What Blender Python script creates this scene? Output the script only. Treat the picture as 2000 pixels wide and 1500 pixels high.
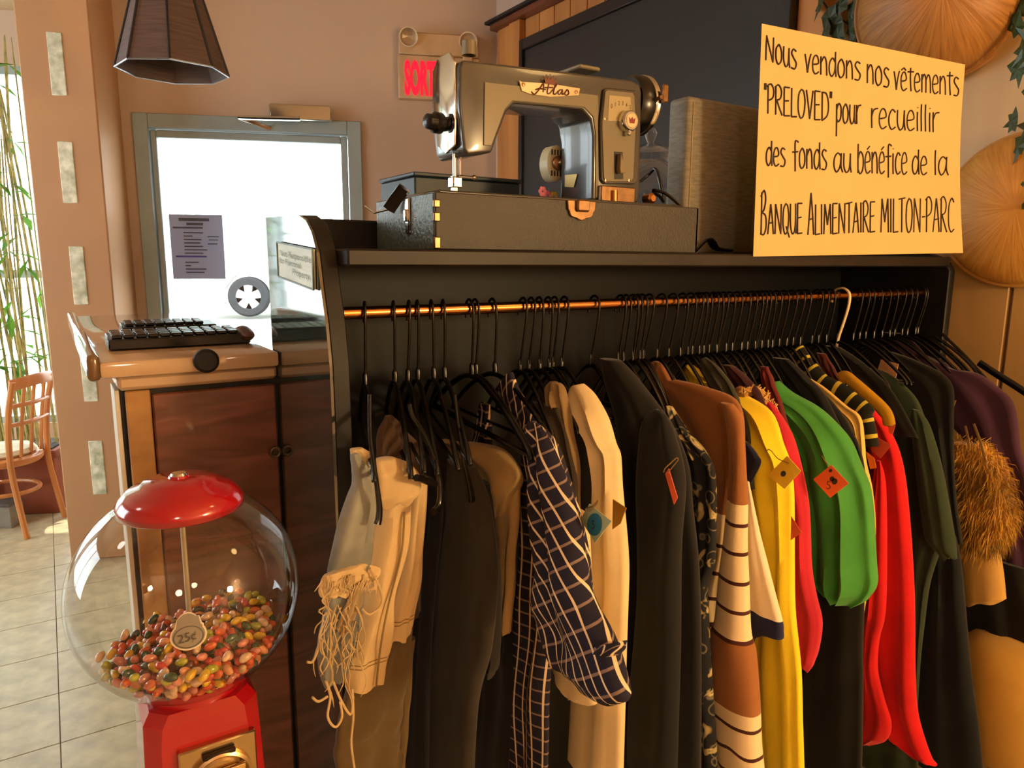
import bpy, bmesh, math, random
from mathutils import Vector, Matrix, noise
random.seed(7)
for o in list(bpy.data.objects): bpy.data.objects.remove(o, do_unlink=True)
SC = bpy.context.scene
COL = SC.collection

# ------------------------------------------------------------------ camera
F = 1400.0
PSI, PIT, ROL = math.radians(32.8), math.radians(9.8), .006
CAM = Vector((-.341, -.983, 1.45))
FH = Vector((math.sin(PSI), math.cos(PSI), 0)); RT = Vector((math.cos(PSI), -math.sin(PSI), 0)); UP = Vector((0, 0, 1))
FW = FH*math.cos(PIT) - UP*math.sin(PIT); U2 = UP*math.cos(PIT) + FH*math.sin(PIT)
CR = RT*math.cos(ROL) + U2*math.sin(ROL); CU = U2*math.cos(ROL) - RT*math.sin(ROL)
cd = bpy.data.cameras.new('camera'); cam = bpy.data.objects.new('camera', cd); COL.objects.link(cam)
cd.sensor_width = 36; cd.lens = F/2000*36; cd.clip_start = .02; cd.clip_end = 200
m = Matrix((CR, CU, -FW)).transposed().to_4x4(); m.translation = CAM
cam.matrix_world = m
SC.camera = cam

# ------------------------------------------------------------------ sky, sun, lamps, exposure
w = bpy.data.worlds.new('sky'); SC.world = w; w.use_nodes = True
bg = w.node_tree.nodes['Background']; bg.inputs[0].default_value = (.86, .94, 1, 1); bg.inputs[1].default_value = 9.0
sd = bpy.data.lights.new('sun', 'SUN'); sd.energy = 9; sd.angle = .01; sd.color = (1, .93, .8)
sun = bpy.data.objects.new('sun', sd); COL.objects.link(sun)
sun.rotation_euler = Vector((-.12, -.34, -.93)).to_track_quat('-Z', 'Y').to_euler()
def lamp(name, loc, power, col, r=.1):
    d = bpy.data.lights.new(name, 'POINT'); d.energy = power; d.color = col; d.shadow_soft_size = r
    o = bpy.data.objects.new(name, d); COL.objects.link(o); o.location = loc
lamp('warm_or_fill_lamp', (1.4, -2.5, 1.6), 165, (1, .70, .33), .15)
lamp('warm_or_fill_lamp', (-.9, -2.5, 2.0), 28, (1, .76, .52), .15)  # unseen fill lamp, added to brighten the left-facing sides of the clothes
lamp('warm_or_fill_lamp', (1.15, -.9, 2.35), 6, (1, .60, .22), .1)
lamp('warm_or_fill_lamp', (-1.7, .5, 2.45), 6.5, (1, .92, .84), .12)  # near-neutral fill lamp, added to raise the ambient light on the left
VS = SC.view_settings
VS.view_transform = 'Standard'; VS.look = 'None'; VS.gamma = 1; VS.use_curve_mapping = False; VS.exposure = 0.0

# ------------------------------------------------------------------ helpers
def ray(px, py): return FW + CR*((px-1000)/F) + CU*((750-py)/F)
def onx(px, py, x): r = ray(px, py); return CAM + r*((x-CAM.x)/r.x)
def ony(px, py, y): r = ray(px, py); return CAM + r*((y-CAM.y)/r.y)
def onz(px, py, z): r = ray(px, py); return CAM + r*((z-CAM.z)/r.z)
def at(px, py, d): return CAM + ray(px, py)*d
def onp(px, py, p0, n): r = ray(px, py); return CAM + r*((p0-CAM).dot(n)/r.dot(n))
def lin(c):
    if isinstance(c, str): c = tuple(int(c[i:i+2], 16) for i in (1, 3, 5))
    return tuple((v/255/12.92 if v/255 <= .04045 else ((v/255+.055)/1.055)**2.4) for v in c)

ROOT = {}
def put(o, label=None, cat=None, group=None, kind=None):
    if label: o['label'] = label
    if cat: o['category'] = cat
    if group: o['group'] = group
    if kind: o['kind'] = kind
    return o
def thing(name, loc, label=None, cat=None, group=None, kind=None, rz=0):
    o = bpy.data.objects.new(name, None); COL.objects.link(o); o.location = loc; o.empty_display_size = .05
    o.rotation_euler = (0, 0, rz)
    ROOT[o.name] = Vector(loc)
    return put(o, label, cat, group, kind)

class MB:
    def __init__(s): s.v = []; s.f = []; s.uv = None; s.uv2 = None
    def add(s, vs, fs, uv=None, uv2=None):
        b = len(s.v); s.v += [Vector(p) for p in vs]; s.f += [tuple(i+b for i in f) for f in fs]
        if uv:
            if s.uv is None: s.uv = [(0, 0)]*b; s.uv2 = [(0, 0)]*b
            s.uv += uv; s.uv2 += (uv2 or uv)
        elif s.uv is not None: s.uv += [(0, 0)]*len(vs); s.uv2 += [(0, 0)]*len(vs)
        return s
    def box(s, a, b, bev=0, M=None, seg=1):
        bm = bmesh.new(); bmesh.ops.create_cube(bm, size=1)
        a = Vector(a); b = Vector(b); c = (a+b)/2; d = b-a
        for v in bm.verts: v.co = Vector((v.co.x*d.x+c.x, v.co.y*d.y+c.y, v.co.z*d.z+c.z))
        if bev: bmesh.ops.bevel(bm, geom=list(bm.edges), offset=bev, segments=seg, profile=.5, affect='EDGES')
        return s.bm(bm, M)
    def bm(s, bm, M=None):
        bm.verts.index_update()
        s.add([(M @ v.co if M else v.co.copy()) for v in bm.verts], [[v.index for v in f.verts] for f in bm.faces]); bm.free(); return s
    def poly(s, pts, ext, bev=0, seg=2):
        """prism: closed 3d polygon extruded by vector, bevelled"""
        bm = bmesh.new(); f = bm.faces.new([bm.verts.new(p) for p in pts])
        r = bmesh.ops.extrude_face_region(bm, geom=[f])
        for v in r['geom']:
            if isinstance(v, bmesh.types.BMVert): v.co += Vector(ext)
        bmesh.ops.recalc_face_normals(bm, faces=bm.faces)
        if bev:
            es = [e for e in bm.edges if len(e.link_faces) == 2 and e.calc_face_angle(0) > .5]
            bmesh.ops.bevel(bm, geom=es, offset=bev, segments=seg, profile=.5, affect='EDGES', clamp_overlap=True)
        return s.bm(bm)
    def tube(s, path, rad, n=8, cap=True, flat=None):
        path = [Vector(p) for p in path]; k = len(path)
        if not hasattr(rad, '__len__'): rad = [rad]*k
        vs = []; ref = None
        for i, p in enumerate(path):
            t = (path[min(i+1, k-1)]-path[max(i-1, 0)])
            t = t.normalized() if t.length > 1e-9 else Vector((0, 0, 1))
            if ref is None: ref = t.orthogonal().normalized() if not flat else (Vector(flat)-t*Vector(flat).dot(t)).normalized()
            ref = (ref - t*ref.dot(t)); ref = ref.normalized() if ref.length > 1e-6 else t.orthogonal().normalized()
            b = t.cross(ref)
            ra, rb = rad[i] if hasattr(rad[i], '__len__') else (rad[i], rad[i])
            for j in range(n):
                a = 2*math.pi*j/n; vs.append(p + ref*(math.cos(a)*ra) + b*(math.sin(a)*rb))
        fs = [(i*n+j, i*n+(j+1) % n, (i+1)*n+(j+1) % n, (i+1)*n+j) for i in range(k-1) for j in range(n)]
        if cap: fs += [tuple(range(n-1, -1, -1)), tuple((k-1)*n+j for j in range(n))]
        uv = [(j/n, i/max(k-1, 1)) for i in range(k) for j in range(n)]
        return s.add(vs, fs, uv)
    def lathe(s, prof, c=(0, 0, 0), axis=(0, 0, 1), n=32, close=False):
        ax = Vector(axis).normalized(); e1 = ax.orthogonal().normalized(); e2 = ax.cross(e1); c = Vector(c); k = len(prof)
        vs = [c + ax*z + (e1*math.cos(2*math.pi*j/n) + e2*math.sin(2*math.pi*j/n))*r for r, z in prof for j in range(n)]
        fs = [(i*n+j, i*n+(j+1) % n, (i+1)*n+(j+1) % n, (i+1)*n+j) for i in range(k-1) for j in range(n)]
        if close: fs += [tuple(range(n-1, -1, -1)), tuple((k-1)*n+j for j in range(n))]
        return s.add(vs, fs, [(j/n, i/max(k-1, 1)) for i in range(k) for j in range(n)])
    def build(s, name, mat, parent=None, label=None, cat=None, group=None, kind=None, smooth=True, ang=40):
        if parent is not None: base = ROOT[root_of(parent).name]
        else:
            lo = [min(v[i] for v in s.v) for i in range(3)]; hi = [max(v[i] for v in s.v) for i in range(3)]
            base = Vector(((lo[0]+hi[0])/2, (lo[1]+hi[1])/2, lo[2]))
        me = bpy.data.meshes.new(name); me.from_pydata([v-base for v in s.v], [], s.f)
        bm = bmesh.new(); bm.from_mesh(me); bmesh.ops.recalc_face_normals(bm, faces=bm.faces); bm.to_mesh(me); bm.free()
        if s.uv:
            for nm, src in (('UVMap', s.uv), ('metric', s.uv2)):
                l = me.uv_layers.new(name=nm)
                for lp in me.loops: l.data[lp.index].uv = src[lp.vertex_index]
        if smooth:
            me.shade_smooth(); me.set_sharp_from_angle(angle=math.radians(ang))
        if mat: me.materials.append(mat)
        o = bpy.data.objects.new(name, me); COL.objects.link(o)
        if parent is not None: o.parent = parent
        else: o.location = base; ROOT[o.name] = base
        return put(o, label, cat, group, kind)
def root_of(o):
    while o.parent is not None: o = o.parent
    return o
def inst(name, me, M, parent=None):
    o = bpy.data.objects.new(name, me); COL.objects.link(o)
    if parent is not None: o.parent = parent; M = Matrix.Translation(-ROOT[root_of(parent).name]) @ M
    o.matrix_local = M
    return o
def crom(P, t):
    n = len(P)-1; x = min(max(t, 0), 1)*n; i = min(int(x), n-1); u = x-i
    a, b, c, d = P[max(i-1, 0)], P[i], P[i+1], P[min(i+2, n)]
    return b*(1) + (c-a)*(.5*u) + (a*2-b*5+c*4-d)*(.5*u*u) + (b*3-a-c*3+d)*(.5*u*u*u)
def smoothpath(P, n):
    P = [Vector(p) for p in P]; return [crom(P, i/(n-1)) for i in range(n)]
def text_mb(mb, body, org, ux, uy, size, sx=1, off=0, depth=0, align='LEFT'):
    c = bpy.data.curves.new('t', 'FONT'); c.body = body; c.size = 1; c.offset = off; c.align_x = align; c.resolution_u = 3
    o = bpy.data.objects.new('t', c); me = o.to_mesh()
    ux = Vector(ux).normalized(); uy = Vector(uy).normalized(); nn = ux.cross(uy)
    mb.add([Vector(org)+ux*(v.co.x*size*sx)+uy*(v.co.y*size)+nn*depth for v in me.vertices], [tuple(p.vertices) for p in me.polygons])
    o.to_mesh_clear(); bpy.data.objects.remove(o); bpy.data.curves.remove(c)

# ------------------------------------------------------------------ materials
def nodes(name):
    m = bpy.data.materials.new(name); m.use_nodes = True; nt = m.node_tree
    return m, nt, nt.nodes['Principled BSDF'], nt.nodes, nt.links
def M(name, col, rough=.6, metal=0, var=.12, vs=8, bump=0, bs=150, coat=0, sheen=0, spec=.5, stretch=None, dark=None, emit=0, trans=0):
    m, nt, b, N, L = nodes(name)
    c = lin(col); b.inputs['Roughness'].default_value = rough; b.inputs['Metallic'].default_value = metal
    b.inputs['Coat Weight'].default_value = coat; b.inputs['Coat Roughness'].default_value = .06; b.inputs['Sheen Weight'].default_value = sheen; b.inputs['Specular IOR Level'].default_value = spec
    b.inputs['Transmission Weight'].default_value = trans
    if emit: b.inputs['Emission Color'].default_value = (*c, 1); b.inputs['Emission Strength'].default_value = emit
    tc = N.new('ShaderNodeTexCoord'); mp = N.new('ShaderNodeMapping'); L.new(tc.outputs['Object'], mp.inputs[0])
    if stretch: mp.inputs['Scale'].default_value = stretch
    nz = N.new('ShaderNodeTexNoise'); nz.inputs['Scale'].default_value = vs; nz.inputs['Detail'].default_value = 5; L.new(mp.outputs[0], nz.inputs[0])
    r = N.new('ShaderNodeValToRGB'); L.new(nz.outputs[0], r.inputs[0])
    d = lin(dark) if dark else tuple(v*(1-2*var) for v in c)
    r.color_ramp.elements[0].position = .3; r.color_ramp.elements[0].color = (*d, 1)
    r.color_ramp.elements[1].position = .68; r.color_ramp.elements[1].color = (*[min(v*(1+var), 1) for v in c], 1)
    L.new(r.outputs[0], b.inputs['Base Color'])
    if bump:
        n2 = N.new('ShaderNodeTexNoise'); n2.inputs['Scale'].default_value = bs; n2.inputs['Detail'].default_value = 3; L.new(mp.outputs[0], n2.inputs[0])
        bp = N.new('ShaderNodeBump'); bp.inputs['Strength'].default_value = bump; bp.inputs['Distance'].default_value = .002
        L.new(n2.outputs[0], bp.inputs['Height']); L.new(bp.outputs[0], b.inputs['Normal'])
    return m
def fabric(name, col, var=.1, rough=.85, sheen=.15, bs=700):
    return M(name, col, rough, 0, var, 9, .25, bs, 0, sheen, .25)
def wood(name, c1, c2, rough=.35, scale=6, dirs=(1, 1, .12), coat=0, bump=.25):
    m, nt, b, N, L = nodes(name); b.inputs['Roughness'].default_value = rough; b.inputs['Coat Weight'].default_value = coat; b.inputs['Coat Roughness'].default_value = .08
    tc = N.new('ShaderNodeTexCoord'); mp = N.new('ShaderNodeMapping'); mp.inputs['Scale'].default_value = dirs; L.new(tc.outputs['Object'], mp.inputs[0])
    nz = N.new('ShaderNodeTexNoise'); nz.inputs['Scale'].default_value = scale; nz.inputs['Detail'].default_value = 2; nz.inputs['Distortion'].default_value = .6; L.new(mp.outputs[0], nz.inputs[0])
    mt = N.new('ShaderNodeMath'); mt.operation = 'MULTIPLY'; mt.inputs[1].default_value = 9; L.new(nz.outputs[0], mt.inputs[0])
    fr = N.new('ShaderNodeMath'); fr.operation = 'PINGPONG'; fr.inputs[1].default_value = 1; L.new(mt.outputs[0], fr.inputs[0])
    r = N.new('ShaderNodeValToRGB'); r.color_ramp.elements[0].color = (*lin(c1), 1); r.color_ramp.elements[1].color = (*lin(c2), 1); L.new(fr.outputs[0], r.inputs[0])
    L.new(r.outputs[0], b.inputs['Base Color'])
    bp = N.new('ShaderNodeBump'); bp.inputs['Strength'].default_value = bump; bp.inputs['Distance'].default_value = .002; L.new(fr.outputs[0], bp.inputs['Height']); L.new(bp.outputs[0], b.inputs['Normal'])
    return m
def thin_glass(name, tint=(1, 1, 1), edge=.55, rough=.0):
    """a thin pane: clear, mirroring more towards its grazing edges"""
    m = bpy.data.materials.new(name); m.use_nodes = True; N = m.node_tree.nodes; L = m.node_tree.links; N.clear()
    out = N.new('ShaderNodeOutputMaterial'); mx = N.new('ShaderNodeMixShader'); tr = N.new('ShaderNodeBsdfTransparent'); gl = N.new('ShaderNodeBsdfGlossy'); lw = N.new('ShaderNodeLayerWeight')
    tr.inputs[0].default_value = (*tint, 1); gl.inputs['Roughness'].default_value = rough; lw.inputs[0].default_value = .5
    pw = N.new('ShaderNodeMath'); pw.operation = 'POWER'; pw.inputs[1].default_value = 3.0; ma = N.new('ShaderNodeMath'); ma.operation = 'MULTIPLY_ADD'; ma.inputs[1].default_value = edge; ma.inputs[2].default_value = .06
    L.new(lw.outputs['Facing'], pw.inputs[0]); L.new(pw.outputs[0], ma.inputs[0])
    L.new(ma.outputs[0], mx.inputs[0]); L.new(tr.outputs[0], mx.inputs[1]); L.new(gl.outputs[0], mx.inputs[2]); L.new(mx.outputs[0], out.inputs[0])
    return m
def uvbands(name, bands, base, rough=.85, layer='UVMap', axis=1, sheen=.15):
    """bands on uv axis: list of (start, end, colour) over a base colour"""
    m, nt, b, N, L = nodes(name); b.inputs['Roughness'].default_value = rough; b.inputs['Sheen Weight'].default_value = sheen; b.inputs['Specular IOR Level'].default_value = .25
    uv = N.new('ShaderNodeUVMap'); uv.uv_map = layer; sp = N.new('ShaderNodeSeparateXYZ'); L.new(uv.outputs[0], sp.inputs[0]); src = sp.outputs[axis]
    cur = None
    for a, e, c in bands:
        g = N.new('ShaderNodeMath'); g.operation = 'GREATER_THAN'; g.inputs[1].default_value = a; L.new(src, g.inputs[0])
        l = N.new('ShaderNodeMath'); l.operation = 'LESS_THAN'; l.inputs[1].default_value = e; L.new(src, l.inputs[0])
        mu = N.new('ShaderNodeMath'); mu.operation = 'MULTIPLY'; L.new(g.outputs[0], mu.inputs[0]); L.new(l.outputs[0], mu.inputs[1])
        mx = N.new('ShaderNodeMix'); mx.data_type = 'RGBA'; L.new(mu.outputs[0], mx.inputs[0]); mx.inputs[7].default_value = (*lin(c), 1)
        if cur: L.new(cur, mx.inputs[6])
        else: mx.inputs[6].default_value = (*lin(base), 1)
        cur = mx.outputs[2]
    tc = N.new('ShaderNodeTexCoord'); nz = N.new('ShaderNodeTexNoise'); nz.inputs['Scale'].default_value = 600; L.new(tc.outputs['Object'], nz.inputs[0])
    bp = N.new('ShaderNodeBump'); bp.inputs['Strength'].default_value = .25; bp.inputs['Distance'].default_value = .002; L.new(nz.outputs[0], bp.inputs['Height']); L.new(bp.outputs[0], b.inputs['Normal'])
    L.new(cur, b.inputs['Base Color']); return m
def plaid_mat():
    m, nt, b, N, L = nodes('plaid'); b.inputs['Roughness'].default_value = .85; b.inputs['Specular IOR Level'].default_value = .25
    uv = N.new('ShaderNodeUVMap'); uv.uv_map = 'metric'; sp = N.new('ShaderNodeSeparateXYZ'); L.new(uv.outputs[0], sp.inputs[0])
    def line(src, period, wid, ph=0):
        a = N.new('ShaderNodeMath'); a.operation = 'ADD'; a.inputs[1].default_value = 10+ph; L.new(src, a.inputs[0])
        mo = N.new('ShaderNodeMath'); mo.operation = 'MODULO'; mo.inputs[1].default_value = period; L.new(a.outputs[0], mo.inputs[0])
        l = N.new('ShaderNodeMath'); l.operation = 'LESS_THAN'; l.inputs[1].default_value = wid; L.new(mo.outputs[0], l.inputs[0]); return l.outputs[0]
    cur = None
    def mix(fac, c, k):
        nonlocal cur
        mu = N.new('ShaderNodeMath'); mu.operation = 'MULTIPLY'; mu.inputs[1].default_value = k; L.new(fac, mu.inputs[0])
        mx = N.new('ShaderNodeMix'); mx.data_type = 'RGBA'; L.new(mu.outputs[0], mx.inputs[0]); mx.inputs[7].default_value = (*lin(c), 1)
        if cur: L.new(cur, mx.inputs[6])
        else: mx.inputs[6].default_value = (*lin('#262436'), 1)
        cur = mx.outputs[2]
    mix(line(sp.outputs[1], .0235, .0034), '#b59a86', .55)
    mix(line(sp.outputs[0], .0215, .0032), '#f0d9b4', .95)
    L.new(cur, b.inputs['Base Color']); return m
def floral_mat():
    m, nt, b, N, L = nodes('floral'); b.inputs['Roughness'].default_value = .85
    tc = N.new('ShaderNodeTexCoord'); nz = N.new('ShaderNodeTexNoise'); nz.inputs['Scale'].default_value = 20; nz.inputs['Distortion'].default_value = 1.2; L.new(tc.outputs['Object'], nz.inputs[0])
    vo = N.new('ShaderNodeTexVoronoi'); vo.inputs['Scale'].default_value = 30; L.new(tc.outputs['Object'], vo.inputs[0])
    r = N.new('ShaderNodeValToRGB'); e = r.color_ramp.elements; e[0].position = .0; e[0].color = (*lin('#0d0f16'), 1); e[1].position = .56; e[1].color = (*lin('#10131a'), 1)
    x = e.new(.59); x.color = (*lin('#a8935c'), 1); x = e.new(.66); x.color = (*lin('#b8a878'), 1); x = e.new(.7); x.color = (*lin('#1a2a2a'), 1)
    L.new(nz.outputs[0], r.inputs[0])
    r2 = N.new('ShaderNodeValToRGB'); e = r2.color_ramp.elements; e[0].position = .30; e[0].color = (0, 0, 0, 1); e[1].position = .36; e[1].color = (.35, .3, .18, 1); x = e.new(.40); x.color = (0, 0, 0, 1)
    L.new(vo.outputs[0], r2.inputs[0])
    ad = N.new('ShaderNodeMix'); ad.data_type = 'RGBA'; ad.blend_type = 'ADD'; ad.inputs[0].default_value = .5; L.new(r.outputs[0], ad.inputs[6]); L.new(r2.outputs[0], ad.inputs[7]); L.new(ad.outputs[2], b.inputs['Base Color'])
    return m
def straw_mat(name, c1, c2):
    m, nt, b, N, L = nodes(name); b.inputs['Roughness'].default_value = .5
    uv = N.new('ShaderNodeUVMap'); uv.uv_map = 'UVMap'; mp = N.new('ShaderNodeMapping'); mp.inputs['Scale'].default_value = (130, 3, 1); L.new(uv.outputs[0], mp.inputs[0])
    nz = N.new('ShaderNodeTexNoise'); nz.inputs['Scale'].default_value = 1.0; nz.inputs['Detail'].default_value = 3; L.new(mp.outputs[0], nz.inputs[0])
    r = N.new('ShaderNodeValToRGB'); r.color_ramp.elements[0].position = .3; r.color_ramp.elements[0].color = (*lin(c2), 1); r.color_ramp.elements[1].position = .7; r.color_ramp.elements[1].color = (*lin(c1), 1)
    L.new(nz.outputs[0], r.inputs[0]); L.new(r.outputs[0], b.inputs['Base Color'])
    bp = N.new('ShaderNodeBump'); bp.inputs['Strength'].default_value = .5; bp.inputs['Distance'].default_value = .002; L.new(nz.outputs[0], bp.inputs['Height']); L.new(bp.outputs[0], b.inputs['Normal'])
    return m
def translucent(name, col, k=.35):
    m, nt, b, N, L = nodes(name); c = lin(col); b.inputs['Base Color'].default_value = (*c, 1); b.inputs['Roughness'].default_value = .6
    t = N.new('ShaderNodeBsdfTranslucent'); t.inputs[0].default_value = (*c, 1); mx = N.new('ShaderNodeMixShader'); mx.inputs[0].default_value = k
    L.new(b.outputs[0], mx.inputs[1]); L.new(t.outputs[0], mx.inputs[2]); L.new(mx.outputs[0], N['Material Output'].inputs[0]); return m

m_wall = M('wall_paint', '#c6ac98', .55, var=.03, vs=2, bump=.1, bs=60)
m_pillar = M('pillar_paint', '#bd9068', .4, var=.03, vs=2)
m_ceil = M('ceiling_paint', '#b89a78', .8, var=.02)
m_tile = M('vinyl_tile', '#c0b28e', .28, var=.10, vs=14, dark='#a4977a')
m_grout = M('tile_joint', '#4d4636', .8)
m_darkwood = M('worn_black_wood', '#1a1715', .5, var=.3, vs=9, bump=.2, bs=40, spec=.3)
m_shelfedge = M('worn_brown_wood', '#221a14', .5, var=.4, vs=9, coat=0, spec=.35, dark='#15100c', stretch=(1, 1, 3))
m_gloss = M('varnished_side', '#26302a', .05, var=.1, vs=4, coat=1.0, spec=1.0)
m_brass = M('brass', '#c98a4a', .22, 1, var=.1, vs=30)
m_chrome = M('chrome', '#d8d8d2', .12, 1, var=.03)
m_plate = M('coin_plate', '#c4ad84', .22, 1, var=.08)
m_black = M('black_plastic', '#0b0c0e', .25, var=.05, spec=.5)
m_blackm = M('black_matte', '#101113', .6, var=.05)
m_counter = M('counter_varnish', '#c4a684', .12, var=.10, vs=6, coat=.8, stretch=(1, .2, 1))
m_ochre = M('ochre_paint', '#b88a4e', .5, var=.12, vs=12, dark='#8a6234')
m_white = M('white_paint', '#d8d2c4', .5, var=.04)
m_redwood = wood('red_brown_wood', '#5c3428', '#7c4a3a', .35, 5, (.5, 1, 3), coat=.2)
m_paper = M('paper', '#dcb878', .8, var=.02)
m_ink = M('marker_ink', '#241410', .6)
m_red = M('red_enamel', '#a8121c', .14, var=.04, coat=.8)
m_glass = thin_glass('globe_glass', (.97, .97, .95), .8)
m_pane = thin_glass('window_glass', (.97, .99, .98), .5)
m_board = wood('pale_board', '#b08d58', '#c6a36c', .45, 2.2, (1.3, 1.3, .28), bump=.15)
m_frameboard = wood('honey_board', '#a86c34', '#c08242', .5, 3, (1, 1, .15), bump=.1)
m_screen = M('dark_panel', '#1a1512', .55, var=.05)
m_ivy = M('ivy_leaf', '#33502a', .4, var=.25, vs=25)
m_ivyd = M('ivy_dark', '#2c3a1e', .5, var=.25, vs=25)
m_straw1 = straw_mat('straw_brown', '#b07a3c', '#84531f')
m_straw2 = straw_mat('straw_gold', '#cf9c4c', '#b27c30')
m_doorp = M('door_paint', '#9aa9ac', .4, var=.04)
m_bamboo = M('bamboo_cane', '#b8a866', .4, var=.2, vs=20, dark='#6e7038')
m_leaf = translucent('bamboo_leaf', '#5f8f2c', .5)
m_terra = M('terracotta', '#8e4a30', .7, var=.1)
m_chair = wood('beech', '#b4703c', '#c88448', .35, 4)
m_cush = M('cream_cushion', '#d8cfb4', .7)

# ------------------------------------------------------------------ room shell
WE = (RT*.98 + FH*.19).normalized(); WN = Vector((-WE.y, WE.x, 0))       # along the door wall, and away from the room
W0 = at(480, 505, 3.7); W0.z = 0
def wl(s, d, z): return W0 + WE*s + WN*d + Vector((0, 0, z))
def ws(px, py=505, d=0):
    p = onp(px, py, W0+WN*d, WN); q = p-W0; return q.dot(WE), p.z
def wbox(mb, s0, s1, d0, d1, z0, z1, bev=0):
    R = Matrix((WE, WN, UP)).transposed().to_4x4(); R.translation = W0
    return mb.box((s0, d0, z0), (s1, d1, z1), bev, R)
ZC = 2.85
XR = 1.75
sP0 = ws(232, 600)[0]-.1
sEnd = (XR - W0.x)/WE.x + .02
AL = .95
OUT = [Vector((-3.2, -3.6, 0)), Vector((XR+.1, -3.6, 0)), Vector((XR+.1, wl(sEnd, .14, 0).y, 0)), wl(sEnd, .14, 0), wl(sP0+.1, .14, 0), wl(sP0+.1, AL+.12, 0), wl(-4.4, AL+.12, 0), Vector((-3.2, wl(-4.4, AL+.12, 0).y, 0))]
def slab(z0, z1): return MB().poly([p+Vector((0, 0, z0)) for p in OUT], (0, 0, z1-z0))
fl = slab(-.12, -.003).build('floor', m_grout, kind='structure')
TS = .3
tm = bpy.data.meshes.new('tile'); b_ = MB().box((-.1487, -.1487, -.006), (.1487, .1487, 0), .0012)
tm.from_pydata(b_.v, [], b_.f); tm.materials.append(m_tile)
for i in range(-8, 8):
    for j in range(0, 17):
        c = Vector((-.427+TS*(i+.5), 1.698+TS*(j-4.5), 0)); q_ = c-W0
        if q_.dot(WN) < (.0 if q_.dot(WE) > sP0 else AL-.05) and c.x < XR-.0: inst('tile', tm, Matrix.Translation(c), fl)
lo = MB()
lo.box((-3.1, -3.5, -.003), (XR, .046, -.0005)).box((-3.1, .05, -.003), (-2.828, 4.8, -.0005))
lo.build('floor_covering', m_tile, fl)
slab(ZC, ZC+.1).build('ceiling', m_ceil, kind='structure')
wr = MB().box((XR, -3.6, 0), (XR+.1, wl(sEnd, .14, 0).y, ZC)).build('wall_right', m_wall, kind='structure')
yl = wl(-4.4, AL+.12, 0).y
MB().box((-3.2, -3.6, 0), (-3.1, 1.4, ZC)).box((-3.2, 4.3, 0), (-3.1, yl, ZC)).box((-3.2, 1.4, 0), (-3.1, 4.3, .75)).box((-3.2, 1.4, 2.5), (-3.1, 4.3, ZC)).build('wall_left', m_wall, kind='structure')
w2 = thing('window_2', (-3.15, 2.85, .75), kind='structure')
k_ = MB()
for y in (1.42, 2.38, 3.33, 4.28): k_.box((-3.18, y-.025, .75), (-3.12, y+.025, 2.5), .004)
for z in (.77, 2.48): k_.box((-3.18, 1.42, z-.02), (-3.12, 4.28, z+.02), .004)
k_.build('window_frame', m_white, w2); MB().box((-3.153, 1.43, .78), (-3.148, 4.27, 2.47)).build('pane', m_pane, w2)
MB().box((-3.1, -3.6, 0), (XR, -3.5, ZC)).build('wall_front', m_wall, kind='structure')
# door wall
sL, zT = ws(258, 220); sR, _ = ws(705, 240); gL, gT = ws(305, 268); gR, _ = ws(665, 272)
wb = MB(); wbox(wb, sP0, sL, 0, .14, 0, ZC); wbox(wb, sR, sEnd, 0, .14, 0, ZC); wbox(wb, sL, sR, 0, .14, zT, ZC)
wb.build('wall_back', m_wall, kind='structure')
# door frame and leaf
dr = thing('door_1', wl((sL+sR)/2, .05, 0), kind='structure')
f_ = MB(); wbox(f_, sL, sL+.07, -.02, .13, 0, zT, .004); wbox(f_, sR-.07, sR, -.02, .13, 0, zT, .004); wbox(f_, sL+.07, sR-.07, -.02, .13, zT-.07, zT, .004)
f_.build('door_frame', m_doorp, dr)
a0, a1 = sL+.073, sR-.073
d_ = MB(); wbox(d_, a0, gL, .0, .05, .02, zT-.075, .004); wbox(d_, gR, a1, .0, .05, .02, zT-.075, .004); wbox(d_, gL, gR, .0, .05, gT, zT-.075, .004); wbox(d_, gL, gR, .0, .05, .02, .62, .004)
d_.build('door_leaf', m_doorp, dr)
g_ = MB(); wbox(g_, gL-.005, gR+.005, .02, .026, .61, gT+.005); g_.build('pane', m_pane, dr)
# outer vestibule frame seen through the glass
v_ = MB(); q0 = ws(596, 300, 1.2)[0]; q1 = ws(625, 300, 1.2)[0]
wbox(v_, q0, q0+.07, 1.2, 1.26, .3, 2.35, .004); wbox(v_, q1+.02, q1+.07, 1.2, 1.26, .3, 2.35, .004); wbox(v_, q0-1.6, q1+.5, 1.2, 1.26, 2.28, 2.36, .004)
v_.build('porch_frame', m_doorp, label='pale porch frame outside the glazed door', cat='frame')
# door closer
cl = thing('door_closer', wl(ws(590)[0], -.03, 2.1), 'grey metal door closer arm above the glazed door', 'door closer')
s1, z1 = ws(530, 237); s2, z2 = ws(648, 212)
k_ = MB(); wbox(k_, s1+.0, s2, -.07, -.02, z1+.0, z2, .006); k_.build('body', m_chrome, cl)
MB().tube([wl(ws(600)[0], -.05, ws(600, 232)[1]), wl(ws(600)[0], -.1, ws(600, 240)[1]), wl(ws(492)[0], -.16, ws(492, 242)[1]), wl(ws(540)[0], -.02, ws(540, 252)[1])], .011, 8).build('arm', m_chrome, cl)
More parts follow.
